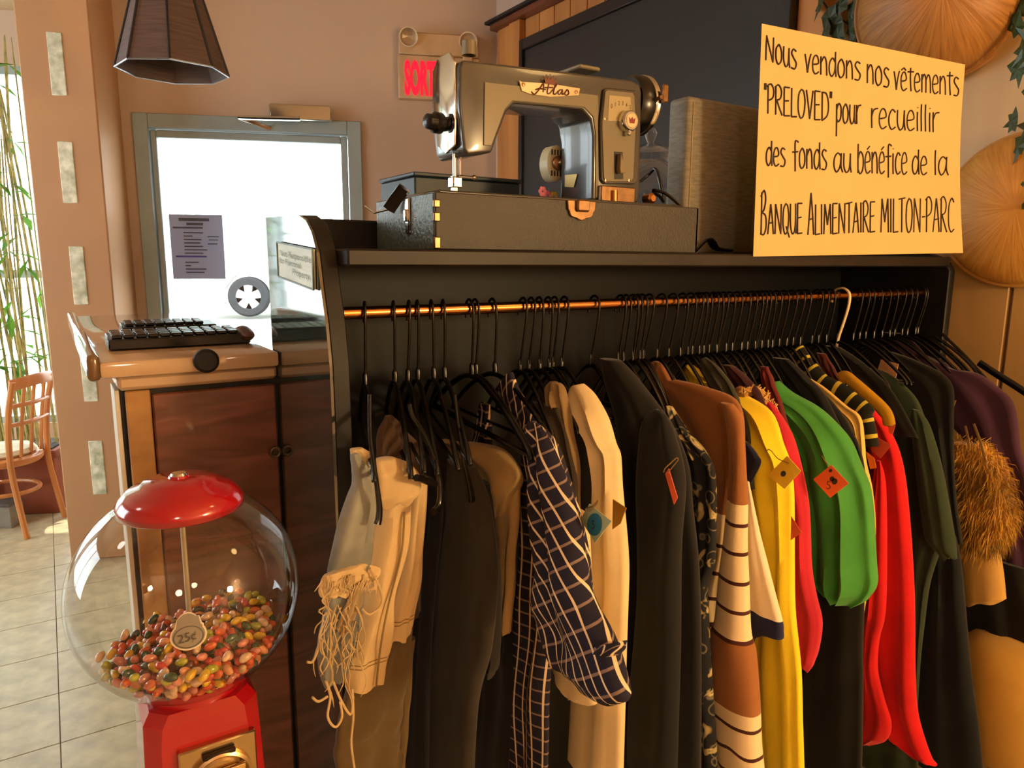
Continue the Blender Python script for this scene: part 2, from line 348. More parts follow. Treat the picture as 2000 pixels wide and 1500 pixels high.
# notice on the glass
s3, z3 = ws(328, 418); s4, z4 = ws(440, 545)
nt_ = thing('paper_notice', wl((s3+s4)/2, .012, z4), 'pale blue paper notice with text taped inside the door glass', 'notice')
p_ = MB(); wbox(p_, s3, s4, .014, .017, z4, z3); p_.build('sheet', translucent('notice_paper', '#aebbd8', .16), nt_)
t_ = MB(); W_ = s4-s3; H_ = z3-z4
def bar(u0, u1, v0, v1): wbox(t_, s3+W_*u0, s3+W_*u1, .0118, .0132, z3-H_*v1, z3-H_*v0)
for u0, u1, v0, v1 in ((.18, .75, .055, .10), (.32, .63, .125, .165), (.06, .62, .19, .215)): bar(u0, u1, v0, v1)
for i, (a, b) in enumerate(((.25, .62), (.25, .42), (.25, .58), (.25, .56), (.25, .60), (.25, .68), (.25, .60))): bar(a, b, .27+i*.053, .288+i*.053)
for i, (a, b) in enumerate(((.25, .5), (.25, .35), (.25, .64), (.25, .6))): bar(a, b, .73+i*.052, .75+i*.052)
bar(.70, .92, .33, .345); bar(.72, .9, .38, .395); bar(.7, .88, .44, .46)
t_.build('text_lines', M('notice_ink', '#5a6478', .7), nt_, smooth=False)
t_ = MB(); bar(.08, .66, .635, .66); t_.build('blue_rule', M('notice_rule', '#5a5ab8', .7), nt_, smooth=False)

# pillar with pale inlaid strips
PD = -.32
def pb(px, py): s, z = ws(px, py, PD); return s, z
pl0 = pb(45, 200)[0]; pl1 = pb(200, 330)[0]
pil = MB(); wbox(pil, pl0, pl1, PD, .02, 0, ZC, .006)
pil = pil.build('pillar', m_pillar, label='tan painted pillar with five pale inlaid strips beside the bamboo', cat='pillar', kind='structure')
m_inlay = M('pale_inlay', '#eeeedc', .15, var=.12, vs=22, dark='#a8ad90')
for (xa, ya, xb, yb) in ((95, 62, 127, 187), (116, 276, 149, 397), (138, 481, 170, 595), (158, 677, 189, 784), (176, 861, 206, 965)):
    sA, zA = pb(xa, ya); sB, zB = pb(xb, yb); sc = (sA+sB)/2; hw = .031
    k_ = MB(); wbox(k_, sc-hw, sc+hw, PD-.004, PD+.005, zB, zA, .003); k_.build('inlay_strip', m_inlay, pil)
# alcove behind the pillar: side return and window wall
wa = MB(); wbox(wa, sP0-.02, sP0+.1, 0, AL, 0, ZC); wa.build('wall_alcove', m_wall, kind='structure')
aw = MB(); wbox(aw, -4.4, sP0+.1, AL, AL+.12, 0, .42); wbox(aw, -4.4, sP0+.1, AL, AL+.12, 2.55, ZC)
aw.build('wall_window', m_wall, kind='structure')
win = thing('window_1', wl(-2, AL, .42), kind='structure')
k_ = MB()
for s in (-4.3, -3.3, -2.3, sP0+.05): wbox(k_, s-.03, s+.03, AL+.02, AL+.1, .42, 2.55, .004)
for z in (.44, 1.35, 2.53): wbox(k_, -4.4, sP0+.08, AL+.025, AL+.095, z-.025, z+.025, .004)
k_.build('window_frame', m_doorp, win)
k_ = MB(); wbox(k_, -4.35, sP0+.05, AL+.05, AL+.055, .44, 2.53); k_.build('pane', m_pane, win)

# outside: street, car, trees
k_ = MB(); wbox(k_, -14, 14, 1.5, 30, -.4, .44)
k_.build('street', M('street_asphalt', '#b4b4ac', .9), label='sunlit pale street outside the door', cat='street', kind='structure')
cw = at(485, 580, 12.0); cs = (cw-W0).dot(WE); cdp = (cw-W0).dot(WN); cz = cw.z
car = thing('car', wl(cs+1.3, cdp+.85, cz-.35), 'white car parked across the street outside the glazed door', 'car')
def cp(s, z, d=0): return wl(cs+s, cdp+d, cz+z)
m_carw = M('car_white', '#e8e8e6', .25, coat=1)
k_ = MB().poly([cp(s, z, .02) for s, z in ((-.88, -.12), (-.95, .1), (-.88, .36), (-.3, .52), (.3, .6), (.95, 1.12), (1.5, 1.25), (2.5, 1.2), (3.3, .7), (3.6, .6), (3.66, -.05), (3.5, -.15), (3.0, -.15), (2.95, .1), (2.75, .33), (2.45, .33), (2.25, .1), (2.2, -.15), (.42, -.15), (.4, .1), (.2, .36), (-.2, .36), (-.4, .1), (-.42, -.15))], WN*1.7, .05, 2)
k_.build('body', m_carw, car)
for pts in (((.45, .6), (.95, 1.02), (1.5, 1.13), (1.55, .63)), ((1.62, .63), (1.6, 1.13), (2.4, 1.08), (2.95, .66))):
    MB().poly([cp(s, z, .005) for s, z in pts], WN*.03).build('window', M('car_glass', '#59646a', .1), car)
for s in (0, 2.6):
    k_ = MB().lathe([(.20, -.02), (.30, -.025), (.335, .02), (.335, .18), (.3, .2), (0, .2)], cp(s, 0, .02), WN, 36); wh = k_.build('wheel', M('tyre', '#22262a', .8), car)
    h_ = MB().lathe([(0, .0), (.06, -.01), (.07, .02)], cp(s, 0, .02), WN, 20).lathe([(.2, -.012), (.215, -.012), (.215, .05)], cp(s, 0, .02), WN, 32)
    for i in range(5):
        a = i*2*math.pi/5+.3; d = WE*math.cos(a)+UP*math.sin(a); t = WE*-math.sin(a)+UP*math.cos(a); c = cp(s, 0, .02)
        h_.add([c+d*.04-t*.05, c+d*.04+t*.05, c+d*.205+t*.075, c+d*.205-t*.075], [(0, 1, 2, 3)])
    h_.build('rim', M('alloy', '#d0d2d4', .4, .2), wh)
bd = thing('building', wl(-4, 19, .44), 'pale building across the street with dark windows', 'building')
k_ = MB(); wbox(k_, -9, -1.2, 19, 24, .44, 6.5); k_.build('wall', M('pale_render', '#c8cfc6', .9), bd)
for s in (-8, -6.2, -4.4, -2.6):
    for z in (1.3, 4):
        k_ = MB(); wbox(k_, s, s+1.1, 18.95, 19.05, z, z+1.6); k_.build('window', M('far_glass', '#8d9b98', .2), bd)
lf = bpy.data.meshes.new('leaf'); lf.from_pydata([(0, 0, 0), (.5, .12, .04), (1, 0, -.06), (.5, -.12, .04), (.5, 0, .0)], [], [(0, 3, 4), (0, 4, 1), (4, 3, 2), (4, 2, 1)])
lf.materials.append(m_leaf)
def tree(s, d, h, r, seed, label):
    rnd = random.Random(seed); c = wl(s, d, .44); t = thing('tree', c, label, 'tree')
    MB().tube([c, c+Vector((.05, 0, h*.5)), c+Vector((0, .05, h*.8))], [.09, .07, .03], 8).build('trunk', M('bark', '#5a4a38', .9), t)
    k = MB()
    for i in range(1500):
        v = Vector((rnd.gauss(0, 1), rnd.gauss(0, 1), rnd.gauss(0, 1))).normalized()*(rnd.random()**.4)*r
        p = c+Vector((0, 0, h*.72))+Vector((v.x, v.y, v.z*1.2)); q = Matrix.Rotation(rnd.random()*6.3, 4, 'Z') @ Matrix.Rotation(rnd.uniform(-.8, .8), 4, 'X'); q = Matrix.Translation(p) @ q @ Matrix.Scale(.2, 4) @ Matrix.Diagonal((1, 2, 1, 1))
        k.add([q @ v.co for v in lf.vertices], [tuple(f.vertices) for f in lf.polygons])
    k.build('foliage', translucent('tree_leaf', '#6f9440', .4), t, kind='stuff', smooth=False)
tree(-4.6, 4.2, 3.4, 1.1, 3, 'leafy green tree outside the alcove window')
tree(-7.2, 8.0, 4.5, 1.6, 4, 'taller leafy tree by the street beyond the alcove window')

# ------------------------------------------------------------------ right wall boards, framed screen, hats, ivy
yb = -.62
for i in range(5):
    MB().box((XR-.018, yb+.004, .0), (XR+.001, yb+.246, ZC), .003).build('board', m_board, wr); yb += .25
y0s, y1s = .62, 2.09
scr = thing('framed_screen', (XR-.05, 1.3, 1.3), 'large dark flat panel framed by honey coloured boards on the wall', 'wall panel')
MB().box((XR-.05, y0s, 1.2), (XR-.03, y1s, 2.45), .002).build('panel', m_screen, scr)
k_ = MB().box((XR-.065, y0s-.05, 1.15), (XR-.02, y0s, 2.5), .003).box((XR-.065, y1s, 1.15), (XR-.02, y1s+.03, 2.5), .003).box((XR-.065, y0s, 2.45), (XR-.02, y1s, 2.5), .003)
k_.build('black_frame', M('black_trim', '#17120f', .4), scr)
yy = y0s-.3
while yy < y1s+.02:
    MB().box((XR-.03, yy, 2.5), (XR-.005, yy+.115, 2.60), .003).build('board', m_frameboard, scr); yy += .12
MB().box((XR-.06, y1s+.03, 1.2), (XR-.005, y1s+.13, 2.6), .003).build('board', m_frameboard, scr)
MB().box((XR-.05, y1s+.13, 1.2), (XR-.005, y1s+.25, 2.6), .003).build('board', m_frameboard, scr)
MB().box((XR-.03, y0s-.2, 1.2), (XR-.005, y0s-.05, 2.5), .003).build('board', m_frameboard, scr)
MB().box((XR-.08, y0s-.3, 2.60), (XR-.002, y1s+.28, 2.63), .004).build('top_trim', M('mahogany_trim', '#6a3a24', .35), scr)
MB().box((XR-.10, y0s-.3, 2.63), (XR-.002, y1s+.3, 2.645), .003).build('cap', m_blackm, scr)

def hat(px, py, r, h, mat, label, tilt, off=.05):
    c = onx(px, py, XR-off); ax = Vector((-1, *tilt)).normalized()
    t = thing('straw_hat', c, label, 'hat')
    prof = [(r*1.0, 0), (r*.985, .006)] + [(r*math.cos(a)*.98, .006+h*math.sin(a)) for a in [i*math.pi/2/11 for i in range(12)]]
    MB().lathe(prof, c, ax, 72).build('crown', mat, t)
    MB().tube([c + (ax.orthogonal().normalized()*math.cos(a) + ax.cross(ax.orthogonal().normalized())*math.sin(a))*r for a in [i*2*math.pi/64 for i in range(65)]], .006, 6).build('rim_binding', mat, t)
hat(1836, 2, .195, .17, m_straw1, 'deep brown woven straw hat hung on the wall above the poster', (-.55, -.1), .09)
hat(2000, 410, .187, .06, m_straw2, 'shallow golden straw hat hung on the pale boards beside the poster', (-.12, .02), .025)

ivl = bpy.data.meshes.new('ivy_leaf')
pts = [(0, -.45), (.16, -.38), (.46, -.3), (.3, 0), (.34, .22), (.12, .22), (0, .6), (-.12, .22), (-.34, .22), (-.3, 0), (-.46, -.3), (-.16, -.38)]
ivl.from_pydata([(0, 0, .05)]+[(x, y, -.03 if i % 2 else 0) for i, (x, y) in enumerate(pts)], [], [(0, i+1, (i+1) % 12+1) for i in range(12)])
ivd = ivl.copy(); ivl.materials.append(m_ivy); ivd.materials.append(m_ivyd)
def ivy(name, spots, mesh, label, x, vine, size):
    t = thing(name, onx(*vine[0], x), label, 'ivy')
    MB().tube(smoothpath([onx(px, py, x+.015) for px, py in vine], 30), .0025, 5).build('vine', M('vine_stem', '#3a3420', .7), t)
    rnd = random.Random(len(spots))
    base = Matrix(((0, 0, -1), (-1, 0, 0), (0, 1, 0))).to_4x4()
    for px, py, rot in spots:
        q = Matrix.Translation(onx(px, py, x-.01)) @ Matrix.Rotation(-.5+rnd.uniform(-.25, .25), 4, 'Z') @ base @ Matrix.Rotation(math.radians(rot), 4, 'Z') @ Matrix.Rotation(rnd.uniform(-.4, .4), 4, 'X') @ Matrix.Scale(size*rnd.uniform(.85, 1.2), 4)
        inst('leaf', mesh, q, t)
ivy('ivy_garland', [(1992, 15, 160), (1985, 52, 200), (2000, 95, 150), (1990, 135, 190), (1975, 238, 100), (2008, 245, 80), (1990, 288, 170), (1978, 365, 100), (1996, 395, 175), (2020, 330, 120), (2030, 60, 100), (2012, 180, 200)], ivl, 'green ivy garland hanging down the pale boards beside the golden hat', XR-.07, [(2010, -60), (2005, 60), (2012, 180), (2005, 300), (2010, 420)], .075)
ivy('ivy_garland', [(1600, 10, 160), (1622, 34, 200), (1640, 12, 120), (1665, 28, 170), (1690, 20, 220), (1612, 62, 150), (1638, 70, 190), (1662, 62, 140), (1688, 60, 200), (1655, 95, 180), (1680, 92, 150), (1630, 48, 100), (1612, -20, 100), (1650, -25, 180)], ivd, 'dark ivy cluster on the wall between the framed panel and the brown hat', XR-.05, [(1580, -40), (1620, 20), (1660, 50), (1690, 90)], .075)

# ------------------------------------------------------------------ clothes rack
RY, RZ = .06, 1.37
XL, XW = -.014, 1.69
rk = thing('clothes_rack', (.84, .16, 0), 'long worn black wooden clothes rack with a top shelf and brass rod', 'clothes rack')
prof = [(.31, 0), (.31, 1.52), (.12, 1.515), (.085, 1.506), (.06, 1.488), (.04, 1.46), (.028, 1.41), (.012, 1.36), (.002, 1.30), (0, 1.2), (0, 0)]
MB().poly([(XL+.004, y, z) for y, z in prof], (.026, 0, 0), .002, 1).build('side_panel', m_darkwood, rk)
MB().poly([(XL, y+.0, z) for y, z in [(.31, .02), (.31, 1.52), (.12, 1.515), (.085, 1.506), (.06, 1.488), (.04, 1.46), (.028, 1.41), (.012, 1.36), (.002, 1.30), (0, 1.2), (0, .02)]], (.0042, 0, 0)).build('side_facing', m_gloss, rk, label='glossy varnished outer face of the left side panel', smooth=False)
MB().poly([(XW-.028, y, z) for y, z in [(.31, 0), (.31, 1.48), (.06, 1.475), (.02, 1.46), (0, 1.43), (0, 0)]], (.028, 0, 0), .002, 1).build('side_panel', m_darkwood, rk)
MB().box((.017, 0, 1.44), (XW-.029, .305, 1.465), .003).build('shelf', m_shelfedge, rk)
MB().box((.017, .285, 1.466), (XW-.029, .308, 1.52), .003).build('back_rail', m_darkwood, rk)
MB().box((.0, .309, .02), (XW-.012, .325, 1.5)).build('back_panel', M('rack_back', '#08090a', .5, var=.2, vs=3, spec=.25), rk)
MB().tube([(.012, RY, RZ), (XW-.028, RY, RZ)], .0095, 20).build('rod', m_brass, rk, label='polished brass rod')
# small sign on the glossy side
sg = [onx(545, 473, XL-.001), onx(615, 487, XL-.001), onx(617, 566, XL-.001), onx(548, 540, XL-.001)]
tt = thing('house_rule_sign', (sg[3]+sg[2])/2, 'small pale framed sign on the glossy side of the rack', 'sign')
MB().poly(sg, (-.003, 0, 0)).build('card', M('pale_card', '#c8cdb8', .5), tt)
k_ = MB(); cc = [p+Vector((-.0035, 0, 0)) for p in sg]
for i in range(4): k_.tube([cc[i], cc[(i+1) % 4]], .0018, 4)
k_.build('border', M('card_border', '#5a6a5a', .5), tt)
k_ = MB(); ux = (sg[1]-sg[0]); uy = (sg[0]-sg[3])
for i, s in enumerate(('Not Responsible', 'for Personal', 'Property')):
    text_mb(k_, s, cc[0]+ux*(.09, .06, .45)[i]-uy*(.36+.22*i)+Vector((-.001, 0, 0)), ux, uy, uy.length*.24, .72*ux.length/uy.length*.75)
k_.build('lettering', M('card_ink', '#6b7a6a', .6), tt, smooth=False)

# ------------------------------------------------------------------ bar counter
ct = thing('bar_counter', (-.13, .6, 0), 'end of a tan varnished bar counter with a red brown cabinet door', 'counter')
CZ = 1.293
MB().box((-.285, .262, CZ-.026), (XL-.001, 1.3, CZ), .006, None, 2).box((-.262, .28, CZ-.05), (XL-.001, 1.28, CZ-.026), .006).build('countertop', m_counter, ct)
MB().box((-.302, .262, CZ-.03), (-.283, 1.3, CZ+.012), .008, None, 3).build('raised_lip', M('lip_varnish', '#7a5c3c', .08, coat=1), ct)
MB().box((-.258, .297, 0), (XL-.001, .38, CZ-.05)).build('end_panel', m_darkwood, ct)
MB().box((-.252, .288, .05), (-.216, .2975, CZ-.052), .002).build('frame_stile', m_ochre, ct, label='chipped ochre painted stile')
MB().box((-.266, .30, 0), (-.2585, .378, CZ-.05), .001).build('white_edge', m_white, ct)
dd = MB().box((-.214, .29, .06), (XL-.003, .2985, CZ-.06), .003).build('door', m_redwood, ct)
pr = ony(537, 882, .288)
MB().lathe([(.008+.0035*math.cos(a), .0035*math.sin(a)) for a in [i*2*math.pi/12 for i in range(13)]], pr+Vector((0, -.004, 0)), (0, -1, 0), 24).lathe([(0, .001), (.008, .001)], pr+Vector((0, 0, 0)), (0, -1, 0), 24).build('ring_pull', M('bronze_pull', '#5a4a40', .3, .8), dd)
bp_ = ony(402, 704, .262)
MB().lathe([(0, .012), (.015, .012), (.0195, .008), (.02, 0), (0, 0)], bp_, (0, -1, 0), 28).build('round_bumper', m_blackm, ct, label='black round bumper on the counter edge')
# keyboard and friends on the counter
def keyboard(x0, x1, y, dy, h, lab):
    t = thing('keyboard', ((x0+x1)/2, y, CZ), lab, 'keyboard')
    MB().poly([(x0, y, CZ+.002), (x0, y, CZ+h), (x0, y+dy, CZ+h*1.25), (x0, y+dy, CZ+.002)], (x1-x0, 0, 0), .002, 1).build('case', m_black, t)
    n = int((x1-x0-.01)/.019); me = None
    for r in range(4):
        for c in range(n):
            x = x0+.006+c*.019; yy = y+.008+r*(dy-.012)/4; z = CZ+h*(1+.25*(yy-y)/dy)
            MB().poly([(x, yy, z), (x+.016, yy, z), (x+.016, yy+(dy-.012)/4-.003, z+.001), (x, yy+(dy-.012)/4-.003, z+.001)], (0, 0, .006), .0015, 1).build('key', m_black, t)
keyboard(-.262, -.03, .40, .085, .02, 'black keyboard lying near the front edge of the counter')
keyboard(-.22, -.04, .66, .075, .018, 'second black keyboard lying behind the first on the counter')
pc = Vector((-.035, .43, CZ))
k_ = MB(); bm = bmesh.new(); bmesh.ops.create_uvsphere(bm, u_segments=20, v_segments=12, radius=1)
for v in bm.verts: v.co = Vector((v.co.x*.016, v.co.y*.05, v.co.z*.016*(1-.5*max(0, -v.co.y))+.016))+pc
k_.bm(bm).build('leather_pouch', M('brown_leather', '#4a2a20', .4), label='small dark brown rounded pouch on the counter against the rack', cat='pouch')

# ------------------------------------------------------------------ pendant lamp
lc = at(338, 140, 2.3)
lp = thing('pendant_lamp', lc, 'octagonal wine brown pendant lampshade with dark ribs', 'lamp')
R0, R1, HH = .165, .062, .36
def oc(i, r, z): a = math.pi/8+i*math.pi/4+.2; return lc+Vector((math.cos(a)*r, math.sin(a)*r, z))
m_shade = M('shade_cloth', '#62504c', .8, var=.15, vs=10, stretch=(1, 1, 14))
m_rib = M('shade_rib', '#2c2a30', .5)
for i in range(8):
    p = [oc(i, R0, 0), oc(i+1, R0, 0), oc(i+1, R1, HH), oc(i, R1, HH)]; n_ = (p[1]-p[0]).cross(p[3]-p[0]).normalized()
    MB().poly(p, -n_*.003).build('shade_panel', m_shade, lp)
    MB().tube([oc(i, R0+.002, 0), oc(i, R1+.002, HH)], .004, 6).build('rib', m_rib, lp)
MB().tube([oc(i, R0+.001, 0) for i in range(9)], .0035, 6).build('bottom_rim', M('rim_metal', '#8a9098', .3, .8), lp)
MB().lathe([(0, HH+.03), (.02, HH+.03), (R1, HH), (0, HH)], lc, (0, 0, 1), 16).build('cap', m_rib, lp)
MB().tube([lc+Vector((0, 0, HH+.03)), Vector((lc.x, lc.y, ZC))], .003, 6).build('cord', m_blackm, lp)

# ------------------------------------------------------------------ exit sign
es = thing('exit_sign', wl(ws(855)[0], -.05, ws(855, 195)[1]), 'lit red exit sign with twin emergency lamps on the tan wall', 'exit sign')
m_sig = M('sign_beige', '#c8a47e', .5)
sa, za = ws(777, 105, -.06); sb, zb = ws(937, 198, -.06); za2 = ws(780, 60, -.06)[1]
k_ = MB(); wbox(k_, sa, sb, -.06, -.0, zb, za, .006); k_.build('box', m_sig, es)
k_ = MB(); wbox(k_, sa+.005, sb-.005, -.06, -.0, za+.002, za2, .006); k_.build('battery_box', m_sig, es)
k_ = MB(); lh = (za-zb)*.74; text_mb(k_, 'SORTIE', wl(ws(791, 190, -.0625)[0], -.0625, zb+(za-zb)*.12), WE, UP, lh*1.38, .285, .055)
k_.build('lettering', M('lit_red', '#ff0a2a', .5, emit=1.6), es, smooth=False)
for px, py in ((798, 70), (915, 80)):
    s, z = ws(px, py, -.09); c = wl(s, -.075, z); ax = (CAM-c).normalized()
    hd = MB().lathe([(0, -.03), (.035, -.03), (.047, 0), (.047, .008), (.042, .008), (.03, -.012), (0, -.016)], c, ax, 32).build('lamp_head', M('lamp_shell', '#d8c8b0', .3, .6), es)
    MB().lathe([(0, .004), (.042, .004)], c, ax, 32).build('lens', thin_glass('lamp_lens', (.9, .9, .9), .5), hd)
    k_ = MB(); wbox(k_, s-.025, s+.025, -.07, -.02, za2-.02 if px < 850 else za-.02, za2-.0, .006); k_.build('bracket', m_sig, es)

# ------------------------------------------------------------------ chair and bamboo in the alcove
cc = onz(20, 1030, 0)
ch = thing('bistro_chair', cc, 'beech bistro chair with lattice back and cream cushion beside the bamboo', 'chair')
cx = RT*1; cy = FH*1                          # chair seen side on, its back towards the pillar
def C3(a, b, z): return cc + cx*a + cy*b + Vector((0, 0, z))
MB().lathe([(0, .37), (.175, .37), (.19, .385), (.19, .405), (.175, .415), (0, .415)], cc, (0, 0, 1), 36).build('seat', m_chair, ch)
MB().lathe([(0, .416), (.15, .416), (.165, .43), (.15, .45), (0, .455)], cc, (0, 0, 1), 32).build('cushion', m_cush, ch)
for b in (-1, 1):
    MB().tube(smoothpath([C3(.20, b*.16, 0), C3(.155, b*.15, .3), C3(.15, b*.15, .45), C3(.17, b*.155, .65), C3(.215, b*.16, .83)], 14), .015, 8).build('leg', m_chair, ch)
    MB().tube(smoothpath([C3(-.18, b*.15, 0), C3(-.15, b*.13, .38)], 6), .015, 8).build('leg', m_chair, ch)
for z, x in ((.83, .2), (.70, .18), (.60, .165)):
    MB().tube(smoothpath([C3(x, -.16, z), C3(x+.03, 0, z+.0), C3(x, .16, z)], 12), (.012), 8).build('back_rail', m_chair, ch)
MB().tube(smoothpath([C3(.205, -.165, .81), C3(.245, 0, .825), C3(.205, .165, .81)], 12), [(.03, .011)]*12, 8, flat=(0, 0, 1)).build('top_rail', m_chair, ch)
for b in (-.08, 0, .08):
    MB().tube([C3(.16, b, .42), C3(.185, b, .62), C3(.22, b, .82)], .009, 6).build('slat', m_chair, ch)
MB().tube([C3(math.cos(a)*.16, math.sin(a)*.15, .22) for a in [i*2*math.pi/32 for i in range(33)]], .011, 8).build('ring_stretcher', m_chair, ch)
pc = onz(40, 1000, 0); pc = wl((pc-W0).dot(WE)-.02, .55, 0)
pt = thing('planter', pc, 'terracotta rectangular planter holding the bamboo', 'planter')
def P3(a, b, z): return pc + WE*a + WN*b + Vector((0, 0, z))
k_ = MB().poly([P3(-.42, -.14, 0), P3(.25, -.14, 0), P3(.25, .14, 0), P3(-.42, .14, 0)], (0, 0, .36), .01).poly([P3(-.435, -.155, .33), P3(.265, -.155, .33), P3(.265, .155, .33), P3(-.435, .155, .33)], (0, 0, .045), .008)
k_.build('pot', m_terra, pt)
MB().poly([P3(-.41, -.13, .34), P3(.24, -.13, .34), P3(.24, .13, .34), P3(-.41, .13, .34)], (0, 0, .045)).build('soil', M('soil', '#3a2e22', .95), pt)
bb = thing('bamboo', pc+Vector((0, 0, .38)), 'tall potted bamboo with pale canes and green leaves at the window', 'bamboo')
rnd = random.Random(5)
for i in range(48):
    a, b = rnd.uniform(-.38, .22), rnd.uniform(-.1, .1); l1, l2 = rnd.uniform(-.22, .12), rnd.uniform(-.1, .08); h = rnd.uniform(1.7, 2.3)
    pth = smoothpath([P3(a, b, .38), P3(a+l1*.3, b+l2*.4, .38+h*.4), P3(a+l1*.8, b+l2*.8, .38+h*.75), P3(a+l1*1.3, b+l2, .38+h)], 10)
    rr = rnd.uniform(.004, .008)
    MB().tube(pth, [rr]*9+[rr*.5], 6).build('cane', m_bamboo, bb)
    for j in range(6):
        t = rnd.uniform(.25, 1); p = pth[int(t*9)]
        q = Matrix.Translation(p) @ Matrix.Rotation(rnd.random()*6.28, 4, 'Z') @ Matrix.Rotation(rnd.uniform(-.2, 1.0), 4, 'Y') @ Matrix.Scale(rnd.uniform(.12, .2), 4)
        inst('leaf', lf, q, bb)
bx = onz(14, 1026, 0)
k_ = MB().poly([bx+RT*a+FH*b for a, b in ((-.09, -.05), (.06, -.05), (.06, .06), (-.09, .06))], (0, 0, .13), .006)
t = thing('storage_bin', bx, 'low grey bin on the floor under the bistro chair', 'bin')
k_.build('body', M('grey_bin', '#8a8478', .6), t)
MB().poly([bx+Vector((0, 0, .12))+RT*a+FH*b for a, b in ((-.094, -.054), (.064, -.054), (.064, .064), (-.094, .064))], (0, 0, .02), .005).build('rim', M('bin_rim', '#5c5a56', .6), t)

# ------------------------------------------------------------------ jelly bean machine
gc = at(366, 1150, .95); GR = .142
gm = thing('candy_machine', (gc.x, gc.y, 0), 'red jelly bean vending machine with a clear glass globe', 'candy machine')
a0 = math.asin(.055/GR)
MB().lathe([(GR*math.sin(a), -GR*math.cos(a)) for a in [.30+i*(math.pi-.36-.30)/39 for i in range(40)]], gc, (0, 0, 1), 72).build('globe', m_glass, gm, label='clear glass globe')
zl = gc.z+GR*.845
MB().lathe([(.0, .036), (.012, .037), (.013, .034), (.043, .031), (.047, .026), (.062, .021), (.071, .012), (.0765, .003), (.0765, -.006), (.071, -.010), (0, -.010)], Vector((gc.x, gc.y, zl)), (0, 0, 1), 64).build('lid', m_red, gm, label='glossy red domed lid', ang=60)
MB().lathe([(0, .0395), (.009, .0395), (.011, .036)], Vector((gc.x, gc.y, zl)), (0, 0, 1), 24).build('lock', m_chrome, gm)
MB().tube([(gc.x, gc.y, gc.z-GR*.9), (gc.x, gc.y, zl)], .0035, 8).build('centre_rod', M('rod_steel', '#b8ac94', .35, .6), gm)
zt = gc.z-GR*.955
MB().lathe([(.045, .012), (.060, .014), (.063, .004), (.060, -.006), (0, -.006)], Vector((gc.x, gc.y, zt)), (0, 0, 1), 48).build('globe_seat', m_red, gm)
def oct_(hw, ch, z): return [(gc.x+x, gc.y+y, z) for x, y in ((-hw+ch, -hw), (hw-ch, -hw), (hw, -hw+ch), (hw, hw-ch), (hw-ch, hw), (-hw+ch, hw), (-hw, hw-ch), (-hw, -hw+ch))]
k_ = MB(); rings = [oct_(.060, .020, zt), oct_(.069, .020, zt-.012), oct_(.070, .018, zt-.04), oct_(.077, .018, zt-.26), oct_(.077, .018, zt-.28)]
k_.add([p for r in rings for p in r], [(i*8+j, i*8+(j+1) % 8, (i+1)*8+(j+1) % 8, (i+1)*8+j) for i in range(4) for j in range(8)]+[tuple(range(8)), tuple(range(32, 40))])
k_.build('body', m_red, gm, ang=25)
fy = gc.y-.0735
pz0 = ony(380, 1418, fy-.004); pcx = gc.x+.012; pz = zt-.045
MB().box((pcx-.047, fy-.007, pz-.13), (pcx+.047, fy+.005, pz), .002).build('coin_plate', m_plate, gm, label='brassy chrome coin plate')
MB().lathe([(.0, .010), (.030, .010), (.034, .006), (.036, .010), (.040, .008), (.041, 0)], Vector((pcx, fy-.006, pz-.052)), (0, -1, 0), 40).build('coin_dial', m_plate, gm)
MB().poly([(pcx-.03, fy-.016, pz-.030), (pcx+.03, fy-.016, pz-.030), (pcx+.028, fy-.016, pz-.06), (pcx+.0, fy-.016, pz-.066), (pcx-.028, fy-.016, pz-.06)], (0, -.008, 0), .003).build('handle', m_plate, gm)
MB().box((pcx-.02, fy-.0145, pz-.018), (pcx+.02, fy-.006, pz-.010), .002).build('coin_slot', M('slot_dark', '#2a2018', .4, .5), gm)
k_ = MB(); text_mb(k_, 'BEAVER', (pcx-.0235, fy-.0246, pz-.058), (1, 0, 0), (0, 0, 1), .012, .98, .01); k_.build('lettering', M('etched', '#e8d8b0', .3, .6), gm, smooth=False)
MB().lathe([(.03, 0), (.03, -zt+.28+.03)], Vector((gc.x, gc.y, zt-.28)), (0, 0, 1), 24).build('pole', m_blackm, gm)
MB().lathe([(0, .035), (.03, .035), (.06, .02), (.17, .012), (.18, 0), (0, 0)], Vector((gc.x, gc.y, 0)), (0, 0, 1), 40).build('foot', m_blackm, gm)
# 25 cent sticker on the glass
sdir = (at(368, 1236, .82)-gc); r_ = ray(368, 1236); oc_ = CAM-gc; A = r_.dot(r_); B = 2*oc_.dot(r_); Cc = oc_.dot(oc_)-(GR+.0015)**2
tq = (-B-math.sqrt(B*B-4*A*Cc))/(2*A); sp = CAM+r_*tq; sn = (sp-gc).normalized(); su = UP.cross(sn).normalized(); sv = sn.cross(su)
def stk(x, y, d=0):
    q = sp + su*x + sv*y; q = gc + (q-gc).normalized()*(GR+.0015+d); return q
st = thing('price_sticker', sp, 'grey 25 cent sticker shaped like a capped disc on the glass globe', 'sticker')
def disc(pl, d):
    c = (sum(p[0] for p in pl)/len(pl), sum(p[1] for p in pl)/len(pl)); rings = 4; vs = [stk(*c, d)]; fs = []; n = len(pl)
    for k in range(1, rings+1): vs += [stk(c[0]+(p[0]-c[0])*k/rings, c[1]+(p[1]-c[1])*k/rings, d) for p in pl]
    fs = [(0, 1+j, 1+(j+1) % n) for j in range(n)]+[(1+k*n+j, 1+k*n+(j+1) % n, 1+(k+1)*n+(j+1) % n, 1+(k+1)*n+j) for k in range(rings-1) for j in range(n)]
    return MB().add(vs, fs)
